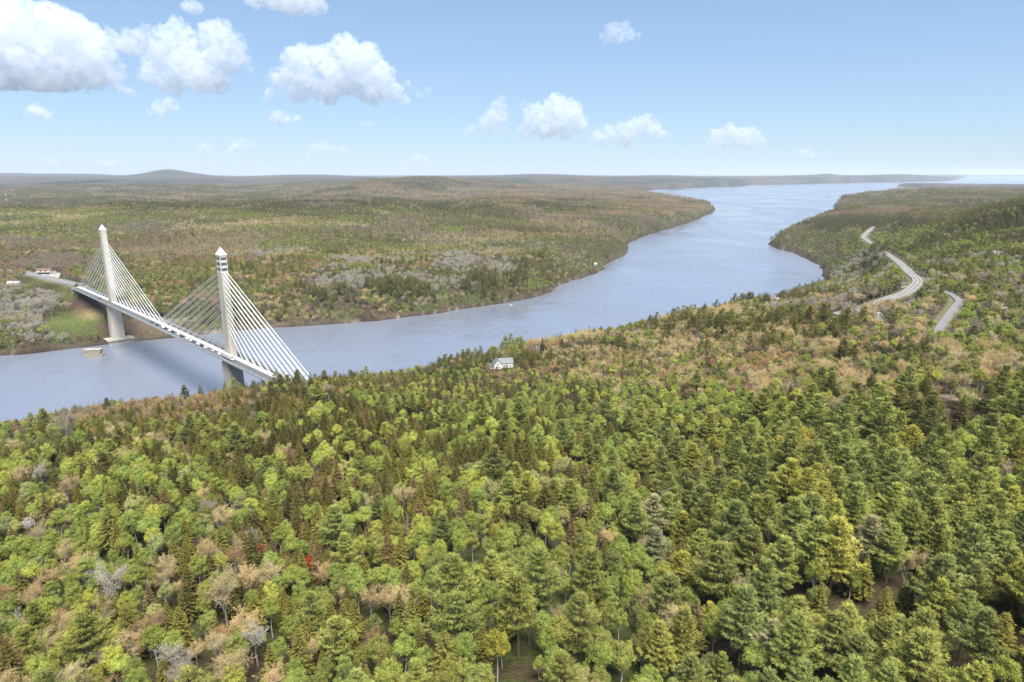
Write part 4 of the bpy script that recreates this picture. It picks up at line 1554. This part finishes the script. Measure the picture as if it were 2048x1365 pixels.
# ---- single trees the photograph shows plainly: column, row of the top, type, height, label
SINGLE = [
    (224, 1126, 'Bg', 14, 'big grey fan-shaped leafless tree standing among green crowns'), (321, 1132, 'Bt', 11, 'low tan fan-shaped leafless tree between two green crowns'), (441, 1136, 'Bt', 18, 'tall cream-tan leafless tree with upswept branches'),
    (55, 1170, 'Bo', 12, 'orange-tan budding tree at the photo\'s left edge'), (290, 1228, 'Br', 13, 'pinkish-brown budding tree below the big grey leafless tree'), (431, 1259, 'Bt', 14, 'forked tan leafless tree with a visible split trunk'),
    (55, 1035, 'WB', 10, 'white blossoming tree among green birches'), (520, 1086, 'RP', 9, 'pinkish-red budding maple between olive spruces'), (617, 1114, 'RR', 8, 'small scarlet budding maple among olive spruces'), (574, 1115, 'Sb', 13, 'pinkish-brown spruce between two red maples'),
    (185, 955, 'Bt', 13, 'wide tan leafless tree with a spreading low crown'), (150, 1013, 'Bo', 12, 'brownish-tan rounded budding tree beside the wide tan one'), (362, 905, 'Bt', 11, 'pale tan twiggy tree behind lime birches'), (465, 897, 'Bt', 12, 'slim upright tan leafless tree'),
    (530, 912, 'Pb', 15, 'pale blue-green pine beside the slim tan leafless tree'), (560, 915, 'Pb', 14, 'bushy blue-green pine behind lime crowns'), (82, 965, 'Pg', 15, 'thin open pine with bare trunk showing'), (472, 972, 'Ll', 13, 'round lime birch with a pale trunk below it'),
    (581, 1228, 'Lf', 12, 'large bright green round-crowned tree near the bottom edge'), (636, 1345, 'Ly', 11, 'vivid yellow-green treetop on the bottom edge'), (355, 1324, 'Bg', 11, 'pinkish-grey leafless crown on the bottom edge'), (212, 1286, 'Bg', 11, 'thin grey leafless tree leaning at the bottom'), (62, 1318, 'Ll', 12, 'broad lime crown in the bottom corner'),
    (755, 989, 'Pb', 13, 'small tiered pale green pine among olive spruces'), (1141, 956, 'Pg', 19, 'tall layered green pine beside yellow-lime crowns'), (1309, 985, 'Pn', 22, 'tall grey-green thinning pine with dead branches'), (1315, 1054, 'Pn', 19, 'grey-green pine just before the thinning one'),
    (885, 1026, 'Pb', 15, 'blue-green pine behind yellow-lime birches'), (775, 1068, 'Sb', 14, 'rusty-tipped brown spruce on the olive slope'), (922, 996, 'Sb', 12, 'rust-brown spruce among pale lime crowns'), (826, 955, 'Sb', 12, 'brownish spruce on the dark spruce slope'),
    (967, 1027, 'Ly', 13, 'yellow-lime birch with white forked trunk'), (1011, 1054, 'Ll', 13, 'lime birch with leaning white trunk'), (1244, 1085, 'Lf', 12, 'large fresh green round tree beside grey-green pines'), (1103, 1122, 'Bt', 12, 'broad greyish-tan leafless tree among green crowns'), (1206, 1163, 'So2', 8, 'small orange-olive spruce among green crowns'),
    (1161, 1184, 'Pb', 20, 'large blue-green pine with open lower trunk near the bottom'), (748, 1256, 'Br', 11, 'salmon-brown budding tree near the bottom edge'), (738, 1167, 'Bt', 13, 'pale tan upright leafless tree'), (777, 1167, 'Bt', 13, 'slender tan leafless tree with fine twigs'), (994, 1259, 'Ly2', 13, 'tall golden-yellow leafing tree near the bottom'), (1059, 1225, 'Bo2', 9, 'small tree with rusty orange leaf tufts'),
    (1199, 1047, 'Bt', 9, 'open yellowish twiggy tree with dark branches'), (1677, 1033, 'PG', 23, 'tall golden-crowned pine with bare lower trunk'), (1571, 1070, 'Pg', 19, 'open green pine with pale dead inner branches'), (1404, 1057, 'Pg', 21, 'tall green pine with bare trunk at its foot'), (1401, 927, 'Bc', 15, 'conical tan leafless larch between green pines'),
    (1749, 1030, 'Pn', 19, 'wide grey-green pine beside the golden-crowned pine'), (1882, 1036, 'Pg', 19, 'yellowish-green pine with layered boughs'), (1810, 903, 'Pg', 20, 'broad pale green pine with upswept boughs'), (1929, 968, 'Pg', 19, 'broad green pine with yellowish shoot tips'), (1957, 1122, 'Pb', 18, 'blue-green pine above a round fresh green tree'),
    (1548, 1237, 'Pn', 17, 'grey-green pine on the bottom edge with bare side branches'), (1677, 1224, 'Pb', 19, 'deep blue-green pine near the bottom edge'), (1854, 1217, 'Pb', 20, 'bluish pine with yellow-tipped neighbour at the bottom'), (1888, 1159, 'Py', 19, 'yellow-green pine with drooping golden tips'), (2015, 1224, 'So', 16, 'dark olive spruce by the right edge'), (1394, 1200, 'Sb', 16, 'brown-olive spruce with white bare trunk below'), (1432, 1220, 'Ll', 15, 'large lime tree between brown spruce and pines'),
    (342, 837, 'Py', 16, 'bright yellow-green pine with dark gap beside it'), (212, 795, 'Pd', 13, 'dark green pine above the tan river edge'), (108, 800, 'Sk', 9, 'small dark spruce against the river'), (365, 742, 'Pd', 16, 'pine rising against the river beside the bridge'), (397, 748, 'Sd', 14, 'pointed spruce against the river beside the bridge'), (447, 743, 'Sd', 13, 'pointed spruce in front of the near bridge pier'),
    (15, 887, 'Ly', 14, 'big yellow-lime rounded tree at the left edge'), (60, 847, 'Pd', 14, 'dense dark green conifer above the yellow-lime tree'), (620, 745, 'Sd', 14, 'lone pointed spruce on the skyline by the bridge end'), (824, 785, 'Pg', 17, 'layered grey-green pine standing over dark spruces'), (860, 822, 'Pb', 15, 'bushy blue-green pine among olive spruces'), (767, 845, 'Py', 14, 'yellow-topped pine among dark spruces'), (672, 848, 'Ll', 12, 'lime crown standing alone among dark spruces'), (617, 868, 'Ll', 12, 'round yellow-lime crown among olive spruces'), (632, 902, 'Ll', 13, 'slender lime tree among olive spruces'), (672, 920, 'Sb', 18, 'tall brown-grey spruce over a dark gap'),
    (655, 762, 'Bm', 14, 'large pinkish-tan leafless tree near the bridge end'), (1184, 772, 'Pg', 17, 'wide flat-topped pine among lime crowns'), (1121, 805, 'Pg', 18, 'tall mid-green pine beside lime crowns'), (1124, 838, 'Pb', 19, 'tiered blue-green pine with visible trunk'), (1246, 800, 'Bt', 12, 'grey forked leafless tree among lime crowns'), (1171, 930, 'Sb', 15, 'round brown spruce between green pines'), (1444, 878, 'Ly2', 12, 'bright yellow leafing crown among pines'), (1194, 808, 'Br', 10, 'red-brown leafless tree beside the flat-topped pine'),
    (1611, 852, 'PO', 12, 'small orange-gold pine among green ones'), (1716, 762, 'Pd', 19, 'dark twin-trunked pine by the felled strip'), (1801, 768, 'Pd', 20, 'broad dark pine with two bare trunks by the felled strip'), (1666, 742, 'Pd', 21, 'tall thin pine with long bare trunk'), (1643, 808, 'Pb', 15, 'bluish conifer among yellow-green crowns'), (1866, 790, 'Pd', 19, 'dark layered pine with a bare lower trunk'), (1981, 767, 'Pd', 18, 'dark pine on the far side of the felled strip'),
    (1706, 840, 'Lf', 13, 'broad bright green tree below the dark pines'), (1811, 900, 'Pg', 17, 'yellowish pine among dense pines'), (1300, 629, 'Pd', 17, 'dark pine standing out against the river'), (1411, 590, 'Sk', 17, 'tall black spruce against the river'), (1433, 583, 'Sk', 15, 'pointed black spruce on the river skyline'), (1481, 579, 'Sk', 14, 'small dark spruce on the river skyline'), (1188, 654, 'Sk', 14, 'slim dark spruce over the lime river edge'), (1085, 676, 'Sk', 16, 'dark conical spruce by the white house'), (1124, 677, 'Pd', 15, 'wide dark conifer by the white house'), (1249, 646, 'Sk', 9, 'dark treetop against the river'),
    (1697, 613, 'Pd', 24, 'tallest dark spruce-like pine in the valley'), (1650, 610, 'Pd', 19, 'dark pine beside the tallest one'), (1621, 613, 'Pd', 17, 'dark pine below the grey aspen ridge'), (1835, 622, 'Sk', 13, 'short black conifer pair below the grey wood'), (1732, 635, 'Pd', 14, 'dark pine below the white cottage'), (1590, 640, 'Pd', 18, 'dark spreading pine in the brown woods'),
    (30, 598, 'Bg', 24, 'grey-white bare tree at the waterside clump, end nearest the photo edge'), (52, 592, 'Bg', 25, 'grey-white bare tree in the middle of the waterside clump'), (76, 589, 'Bg', 26, 'tallest grey-white bare tree of the waterside clump by the bridge'), (98, 596, 'Bg', 24, 'grey-white bare tree of the waterside clump nearest the meadow'), (14, 606, 'Bg', 16, 'low grey bare tree trailing off the waterside clump'), (63, 600, 'Bg', 22, 'grey-white bare tree in front within the waterside clump'), (88, 604, 'Bg', 21, 'lower grey-white bare tree before the tallest of the clump'),
    (813, 1027, 'DS', 12, 'bleached forked snag among spruces'), (1541, 1046, 'DS', 15, 'white dead snag among green pines'), (1998, 822, 'DS', 17, 'tall grey dead trunk by the dark pines'), (130, 852, 'DS', 12, 'grey dead tree on the slope above the river'), (1356, 1330, 'DS', 10, 'bleached dead treetop on the bottom edge'),
]
TYPES.update({'WB': ('leafy', (.62, .58, .52), (9, 10), 'white blossoming'), 'RP': ('leafy', (.30, .12, .075), (8, 9), 'pinkish-red'), 'RR': ('leafy', (.42, .075, .03), (8, 9), 'scarlet'), 'So2': ('spruce', (.20, .11, .025), (8, 9), 'orange-olive'), 'Ly2': ('leafy', (.33, .32, .065), (10, 13), 'golden-yellow'), 'Bo2': ('bare', (.36, .23, .11), (8, 10), 'rusty'),
              'PG': ('pine', (.38, .37, .09), (20, 24), 'golden'), 'PO': ('pine', (.55, .32, .04), (12, 13), 'orange-gold'), 'Pn': ('pine', (.33, .31, .16), (17, 22), 'grey-green'), 'Bc': ('spruce', (.27, .22, .11), (14, 16), 'tan'), 'DS': ('dead', (.3, .3, .3), (10, 17), 'grey dead')})
singles = []
for sx, sy, t, h, lab in SINGLE:
    x, y = hit(sx, sy, h, 730 if 'waterside clump' in lab else 60)
    singles.append((x, y, gz(x, y), t, h, lab))
    alive &= np.hypot(X - x, Y - y) > (3.6 if TYPES[t][0] in ('pine', 'dead') else 3.2)
    cx, cy, cd = project(x, y, gz(x, y) + h * .75)
    wpx = .13 * h / cd * FPX
    alive &= ~((Y < y) & (Y > y - 14) & (np.abs(px - cx) < wpx) & (pty < cy))
    hpx = h * .85 / cd * FPX
    alive &= ~((Y < y) & (np.abs(px - sx) < .6 * wpx + .5 * cwx) & (pty < sy + .55 * hpx) & (py > sy))


# ---- individual trees: the nearest of every kind are objects of their own
KNAME = {'pine': 'white_pine', 'spruce': 'spruce_tree', 'leafy': 'birch_tree', 'bare': 'bare_tree', 'dead': 'dead_tree'}
KWORD = {'pine': 'pine', 'spruce': 'spruce', 'leafy': 'birch', 'bare': 'tree', 'dead': 'dead tree'}
GROUPS = {'pine': 'white pines of the near woodland', 'spruce': 'spruces of the near woodland', 'leafy': 'young-leaved birches of the near woodland', 'bare': 'leafless trees of the near woodland', 'dead': 'dead trees of the near woodland'}
ORD = ['nearest', 'second', 'third', 'fourth', 'fifth', 'sixth', 'seventh', 'eighth', 'ninth', 'tenth', 'eleventh', 'twelfth', 'thirteenth', 'fourteenth', 'fifteenth', 'sixteenth']
LMARK = [('the white blossoming tree', 55, 1060), ('the scarlet maple', 617, 1130), ('the golden-crowned pine', 1677, 1080), ('the orange-gold pine', 1611, 880), ('the tan larch', 1401, 970), ('the big grey leafless tree', 224, 1160), ('the tall cream-tan tree', 441, 1180), ('the yellow-green pine by the dark gap', 342, 860),
         ('the tall brown-grey spruce', 672, 960), ('the wide tan leafless tree', 185, 980), ('the white snag', 1541, 1070), ('the tall grey-green thinning pine', 1309, 1040), ('the white house', 1005, 722), ('the near bridge pier', 462, 700), ('the twin-trunked dark pine', 1716, 800), ('the flat-topped pine', 1184, 790), ('the tiered pale green pine', 755, 1010), ('the rust-brown spruce', 922, 1015),
         ('the salmon-brown budding tree', 748, 1280), ('the large blue-green pine', 1161, 1220), ('the lime tree by the brown spruce', 1432, 1260), ('the drooping golden-tipped pine', 1888, 1190), ('the broad pale green pine', 1810, 930), ('the grey dead trunk', 1998, 850), ('the bright yellow crown', 1444, 895), ('the bushy blue-green pine', 860, 840), ('the pinkish-grey bottom crown', 355, 1340), ('the tall golden-yellow tree', 994, 1290), ('the deep blue-green pine', 1677, 1270), ('the left-edge yellow-lime tree', 15, 905), ('the bleached forked snag', 813, 1040), ('the layered grey-green pine', 824, 800), ('the broad tan felled strip', 1930, 795), ('the tall thin pine', 1666, 770)]
used_labels = {}


def auto_label(kind, t, h, X_, Y_, z, rank_of):
    sx, sy, _q = project(X_, Y_, z + h * .75)
    n, lx, ly = min(LMARK, key=lambda m: math.hypot((m[1] - sx), (m[2] - sy) * 1.6))
    dx, dy = sx - lx, sy - ly
    if abs(dx) > abs(dy) * 1.3:
        rel_ = 'left of' if dx < 0 else 'right of'
    else:
        rel_ = 'above' if dy < 0 else 'below'
    key = (kind, t, rel_, n)
    return key, math.hypot(dx, dy)


def add_tree(kind, x, y, z, t, h, label, i):
    if kind == 'dead':
        me = SNAGS[i % 3]
        r = thing('dead_tree', label, 'dead tree', (x, y, z - .2), RND.uniform(0, 6.28), GROUPS['dead'])
        r.scale = [h / 14.0] * 3
        link(bpy.data.objects.new('trunk', me), r)
        return
    cm, tm, top = PROTO[kind][i % 7]
    s = h / top
    r = thing(KNAME[kind], label, KNAME[kind].replace('_', ' '), (x, y, z - .2), RND.uniform(0, 6.28), GROUPS[kind])
    wd = s * RND.uniform(.92, 1.12)
    r.scale = (wd, wd, s)
    c = link(bpy.data.objects.new('crown', cm), r)
    b_ = TYPES[t][1]
    f = RND.uniform(.82, 1.18)
    w_ = RND.uniform(-.07, .07)
    c['tint'] = [b_[0] * f * (1 + w_), b_[1] * f, b_[2] * f * (1 - w_), 1.0]
    link(bpy.data.objects.new('trunk', tm), r)


px8, py8, dep8 = project(X, Y, gzv + hts * .8)
inview = (px8 > -40) & (px8 < 2090) & (py8 < 1420) & (py8 > 0)
indiv = np.zeros(len(X), bool)
counts = {}
for kind in ('pine', 'spruce', 'leafy', 'bare'):
    n0 = sum(1 for s_ in singles if TYPES[s_[3]][0] == kind)
    k = np.nonzero(alive & inview & (kinds == kind))[0]
    k = k[np.argsort(Y[k])][:290 - n0]
    indiv[k] = True
for i, (x, y, z, t, h, lab) in enumerate(singles):
    add_tree(TYPES[t][0], x, y, z, t, h, lab, i * 3 + 1)
keyed = {}
for i in np.nonzero(indiv)[0]:
    key, dist = auto_label(kinds[i], TN[ti[i]], hts[i], X[i], Y[i], gzv[i], None)
    keyed.setdefault(key, []).append((dist, i))
for key, lst in keyed.items():
    kind, t, rel_, n = key
    lst.sort()
    for q, (dist, i) in enumerate(lst):
        lab = f'{TYPES[t][3]} {KWORD[kind]}, {ORD[min(q, 15)]}{" nearest" if q else ""} {rel_} {n}'
        add_tree(kind, float(X[i]), float(Y[i]), float(gzv[i]), t, float(hts[i]), lab, int(i))

# ---- everything beyond is woodland nobody could count: instanced on points
ng = bpy.data.node_groups.new('woodland', 'GeometryNodeTree')
ng.interface.new_socket('Geometry', in_out='INPUT', socket_type='NodeSocketGeometry')
ng.interface.new_socket('Geometry', in_out='OUTPUT', socket_type='NodeSocketGeometry')
gi, go = ng.nodes.new('NodeGroupInput'), ng.nodes.new('NodeGroupOutput')
ci = ng.nodes.new('GeometryNodeCollectionInfo')
ci.inputs['Collection'].default_value = lodcol
ci.inputs['Separate Children'].default_value = True
ci.inputs['Reset Children'].default_value = True
ip = ng.nodes.new('GeometryNodeInstanceOnPoints')
ip.inputs['Pick Instance'].default_value = True


def named(name, typ):
    a = ng.nodes.new('GeometryNodeInputNamedAttribute')
    a.data_type = typ
    a.inputs['Name'].default_value = name
    return a.outputs['Attribute']


ng.links.new(gi.outputs[0], ip.inputs['Points'])
ng.links.new(ci.outputs[0], ip.inputs['Instance'])
ng.links.new(named('proto', 'INT'), ip.inputs['Instance Index'])
ng.links.new(named('turn', 'FLOAT_VECTOR'), ip.inputs['Rotation'])
ng.links.new(named('size', 'FLOAT_VECTOR'), ip.inputs['Scale'])
ng.links.new(ip.outputs[0], go.inputs[0])


def woodland(name, label, sel):
    k = np.nonzero(sel)[0]
    n = len(k)
    me = bpy.data.meshes.new(name)
    me.vertices.add(n)
    me.vertices.foreach_set('co', np.stack([X[k], Y[k], gzv[k] - .2], 1).astype(np.float32).ravel())
    pid, scl, tint = np.zeros(n, np.int32), np.zeros((n, 3), np.float32), np.ones((n, 4), np.float32)
    for j, i in enumerate(k):
        kd = kinds[i]
        det = 2 if Y[i] < 420 else (1 if Y[i] < 1250 else 0)
        pr = LOD[(kd, det)]
        p_, top = pr[int(i) % len(pr)]
        pid[j] = p_
        s = hts[i] / top
        if pos[i, 2] > 12:
            scl[j] = (s * pos[i, 2] / 9.5, s * pos[i, 2] / 9.5, s)
        else:
            scl[j] = (s * 1.08, s * 1.08, s)
        b_ = TYPES[TN[ti[i]]][1]
        tint[j, :3] = b_
    f = 1 + RS.uniform(-.18, .18, (n, 1)) * np.where(Y[k] < 600, 1, .5)[:, None]
    w_ = RS.uniform(-.07, .07, n)
    tint[:, :3] *= f
    tint[:, 0] *= 1 + w_
    tint[:, 2] *= 1 - w_
    rot = np.zeros((n, 3), np.float32)
    rot[:, 2] = RS.uniform(0, 6.283, n)
    me.attributes.new('proto', 'INT', 'POINT').data.foreach_set('value', pid)
    me.attributes.new('turn', 'FLOAT_VECTOR', 'POINT').data.foreach_set('vector', rot.ravel())
    me.attributes.new('size', 'FLOAT_VECTOR', 'POINT').data.foreach_set('vector', scl.ravel())
    me.attributes.new('tint', 'FLOAT_COLOR', 'POINT').data.foreach_set('color', tint.ravel())
    o = link(bpy.data.objects.new(name, me))
    md = o.modifiers.new('woodland', 'NODES')
    md.node_group = ng
    tag(o, label, None, None, 'stuff')


rest = alive & ~indiv
nearside = (px > 1560) | (Y < 560)
for kind, nm, lb in (('pine', 'pine_forest', 'pines of the farther woods on both banks'), ('spruce', 'spruce_forest', 'dark spruces of the farther woods on both banks'), ('leafy', 'broadleaf_forest', 'green spring woods on both river banks'), ('bare', 'leafless_forest', 'brown and grey leafless woods on both river banks')):
    woodland(nm, lb, rest & (kinds == kind))
print('TREES', len(X), indiv.sum(), {k: int((rest & (kinds == k)).sum()) for k in KNAME})

# ------------------------------------------------------------------ cumulus clouds: lumpy bodies of scattering droplets
def cloud_material(sc, dens):
    m, N, L, out = material('cloud_droplets')
    v = N.new('ShaderNodeVolumePrincipled')
    v.inputs['Color'].default_value = (.87, .905, .965, 1)
    g = N.new('ShaderNodeNewGeometry')
    x = N.new('ShaderNodeTexNoise')
    x.inputs['Scale'].default_value = .085 / sc
    x.inputs['Detail'].default_value = 5
    x.inputs['Roughness'].default_value = .62
    r = N.new('ShaderNodeMapRange')
    r.inputs[1].default_value, r.inputs[2].default_value, r.inputs[3].default_value, r.inputs[4].default_value = .36, .74, 0, dens * .45 / sc
    L(g.outputs['Position'], x.inputs['Vector'])
    L(x.outputs[0], r.inputs[0])
    L(r.outputs[0], v.inputs['Density'])
    L(v.outputs[0], out.inputs['Volume'])
    return m


CLOUDS = [
    ('huge ragged white cloud with blue-grey base in the upper left', 180, .13, [(-20, 60, 60), (50, 70, 55), (95, 40, 38), (130, 75, 55), (60, 125, 60), (140, 125, 52), (195, 115, 36), (225, 150, 22), (10, 150, 45), (180, 158, 30), (95, 160, 50), (170, 70, 26), (215, 75, 18), (250, 92, 16), (282, 105, 12)]),
    ('tall two-headed white cloud right of the huge ragged one', 196, .13, [(350, 72, 32), (335, 110, 34), (312, 150, 26), (375, 130, 36), (410, 150, 40), (432, 75, 32), (445, 118, 34), (432, 165, 26), (460, 95, 20), (390, 95, 18), (345, 165, 26), (300, 125, 14)]),
    ('large domed white cloud with a flat dark base', 214, .15, [(600, 120, 30), (640, 125, 30), (600, 160, 32), (560, 160, 20), (690, 105, 32), (725, 125, 36), (755, 155, 32), (690, 150, 42), (740, 180, 30), (785, 182, 22), (650, 180, 32), (595, 188, 22), (812, 200, 11), (545, 186, 12), (678, 86, 14), (535, 200, 9)]),
    ('flat-bottomed cloud cut off by the top of the sky', 36, .13, [(545, -8, 30), (585, 0, 32), (622, 6, 26), (645, 14, 12), (510, 0, 18), (560, 12, 16), (600, 22, 12)]),
    ('slim upright cloud left of the middle rounded cloud', 272, .11, [(990, 235, 22), (998, 212, 15), (975, 248, 18), (992, 258, 16), (945, 262, 10), (935, 268, 7)]),
    ('rounded white cloud in the middle of the sky', 283, .15, [(1110, 220, 28), (1068, 225, 18), (1060, 250, 20), (1140, 232, 28), (1095, 250, 30), (1130, 258, 22), (1155, 250, 18), (1048, 268, 14), (1085, 270, 14), (1052, 212, 8)]),
    ('long low white cloud with a small tower', 294, .15, [(1198, 276, 16), (1220, 268, 16), (1242, 262, 14), (1270, 255, 18), (1290, 240, 13), (1300, 258, 20), (1318, 270, 14), (1255, 276, 18), (1185, 284, 9), (1334, 272, 6)]),
    ('compact white cloud furthest along the middle row', 303, .15, [(1435, 272, 16), (1460, 264, 15), (1480, 272, 18), (1503, 274, 18), (1518, 284, 11), (1422, 288, 12), (1450, 284, 16), (1490, 286, 14), (1410, 296, 6)]),
    ('lone small cloud high in the middle of the sky', 88, .10, [(1225, 66, 17), (1243, 58, 14), (1212, 74, 11), (1255, 72, 14), (1274, 70, 8), (1236, 76, 14)]),
    ('small puffy cloud below the huge ragged one', 240, .09, [(66, 222, 13), (82, 228, 12), (96, 232, 9), (58, 230, 8)]),
    ('thin torn cloud below the two-headed one', 238, .07, [(318, 218, 13), (336, 208, 12), (350, 214, 9), (322, 230, 9), (300, 228, 6)]),
    ('little cloud below the large domed one', 248, .09, [(552, 236, 12), (570, 240, 10), (590, 238, 9), (600, 243, 5)]),
    ('low white cloud pair over the wooded ridge', 311, .12, [(630, 298, 11), (648, 296, 12), (665, 300, 10), (685, 300, 9), (618, 304, 6)]),
    ('low torn puff over the far mountain', 305, .09, [(472, 296, 9), (485, 289, 9), (500, 292, 7), (462, 300, 6)]),
    ('tiny faint puff between two low clouds', 304, .07, [(412, 296, 8), (402, 299, 5), (421, 299, 5)]),
    ('faint flat puff low on the far left of the sky', 331, .07, [(100, 324, 8), (115, 327, 8), (128, 328, 6)]),
    ('faint flat streak of cloud just left of the mountain', 335, .07, [(212, 327, 9), (230, 329, 10), (248, 331, 8), (200, 330, 5)]),
    ('small faint cloud over the wide wooded plain', 326, .08, [(838, 318, 9), (848, 321, 7), (828, 322, 6)]),
    ('thin veil of cloud joining the two big left clouds', 120, .045, [(262, 85, 24), (290, 70, 18), (300, 95, 16), (270, 108, 16)]),
    ('ragged veil trailing right of the two-headed cloud', 150, .045, [(482, 95, 14), (490, 120, 12), (478, 75, 10), (498, 140, 9)]),
    ('shaded shred under the huge ragged cloud', 193, .06, [(250, 180, 9), (264, 186, 8), (238, 176, 9)]),
    ('small shred right of the large domed cloud', 205, .05, [(840, 190, 9), (856, 182, 8), (812, 170, 9)]),
    ('tiny pink-white puff right of the little low cloud', 254, .06, [(730, 249, 8), (740, 251, 5)]),
    ('faint puff low over the bay', 317, .07, [(1600, 310, 7), (1612, 309, 8), (1625, 312, 6)]),
    ('small grey cloud at the top between two big ones', 28, .08, [(382, 13, 15), (394, 18, 10), (372, 18, 9)]),
]
CR = random.Random(3)
for lab, yb, dens, blobs in CLOUDS:
    k = ray(1024, yb)
    k = k[2] / k[1]
    D = min(960 / k, 33000)
    sc = D / FPX
    zb = H + D * k
    bm = bmesh.new()

    def puff(x, y, r, dy):
        c = ray(x, y)
        q = Vector(c * (D / c[1])) + Vector((0, dy * sc, H))
        bmesh.ops.create_icosphere(bm, subdivisions=2, radius=r * sc, matrix=Matrix.Translation(q))
    blobs = [(x, y, r * 1.1) for x, y, r in blobs]
    for (x, y, r) in blobs:
        puff(x, y, r * .85, CR.uniform(-.3, .3) * r)
        for j in range(14):
            a, e = CR.uniform(0, 6.283), CR.uniform(-.3, 1)
            rr = r * CR.uniform(.22, .5)
            R_ = r * 1.05 - rr * .7
            puff(x + math.cos(a) * math.sqrt(1 - e * e) * R_, y - e * R_, rr, math.sin(a) * math.sqrt(1 - e * e) * R_)
    for (x, y, r) in blobs:                      # torn shreds around the body
        for j in range(4):
            a = CR.uniform(-2.6, .5) if j < 2 else CR.uniform(0, 6.283)
            puff(x - math.cos(a) * r * CR.uniform(1.0, 1.5), y + abs(math.sin(a)) * r * CR.uniform(.3, .9), r * CR.uniform(.07, .16), CR.uniform(-1, 1) * r)
    for v in bm.verts:
        if v.co.z < zb:
            v.co.z = zb + (v.co.z - zb) * .12
    me = bpy.data.meshes.new('cloud')
    bm.to_mesh(me)
    bm.free()
    o = bpy.data.objects.new('cloud', me)
    link(o)
    rm = o.modifiers.new('union', 'REMESH')
    rm.mode = 'VOXEL'
    rm.voxel_size = sc * 1.1
    for ns, st in ((16, 12), (6, 7)):
        t = bpy.data.textures.new('billow', 'CLOUDS')
        t.noise_scale = ns * sc
        t.noise_depth = 4
        dm = o.modifiers.new('billow', 'DISPLACE')
        dm.texture = t
        dm.texture_coords = 'GLOBAL'
        dm.strength = st * sc
        dm.mid_level = .5
    me.materials.append(cloud_material(sc, dens * (2.6 if dens < .1 else 1)))
    tag(o, lab, 'cloud', 'cumulus clouds')
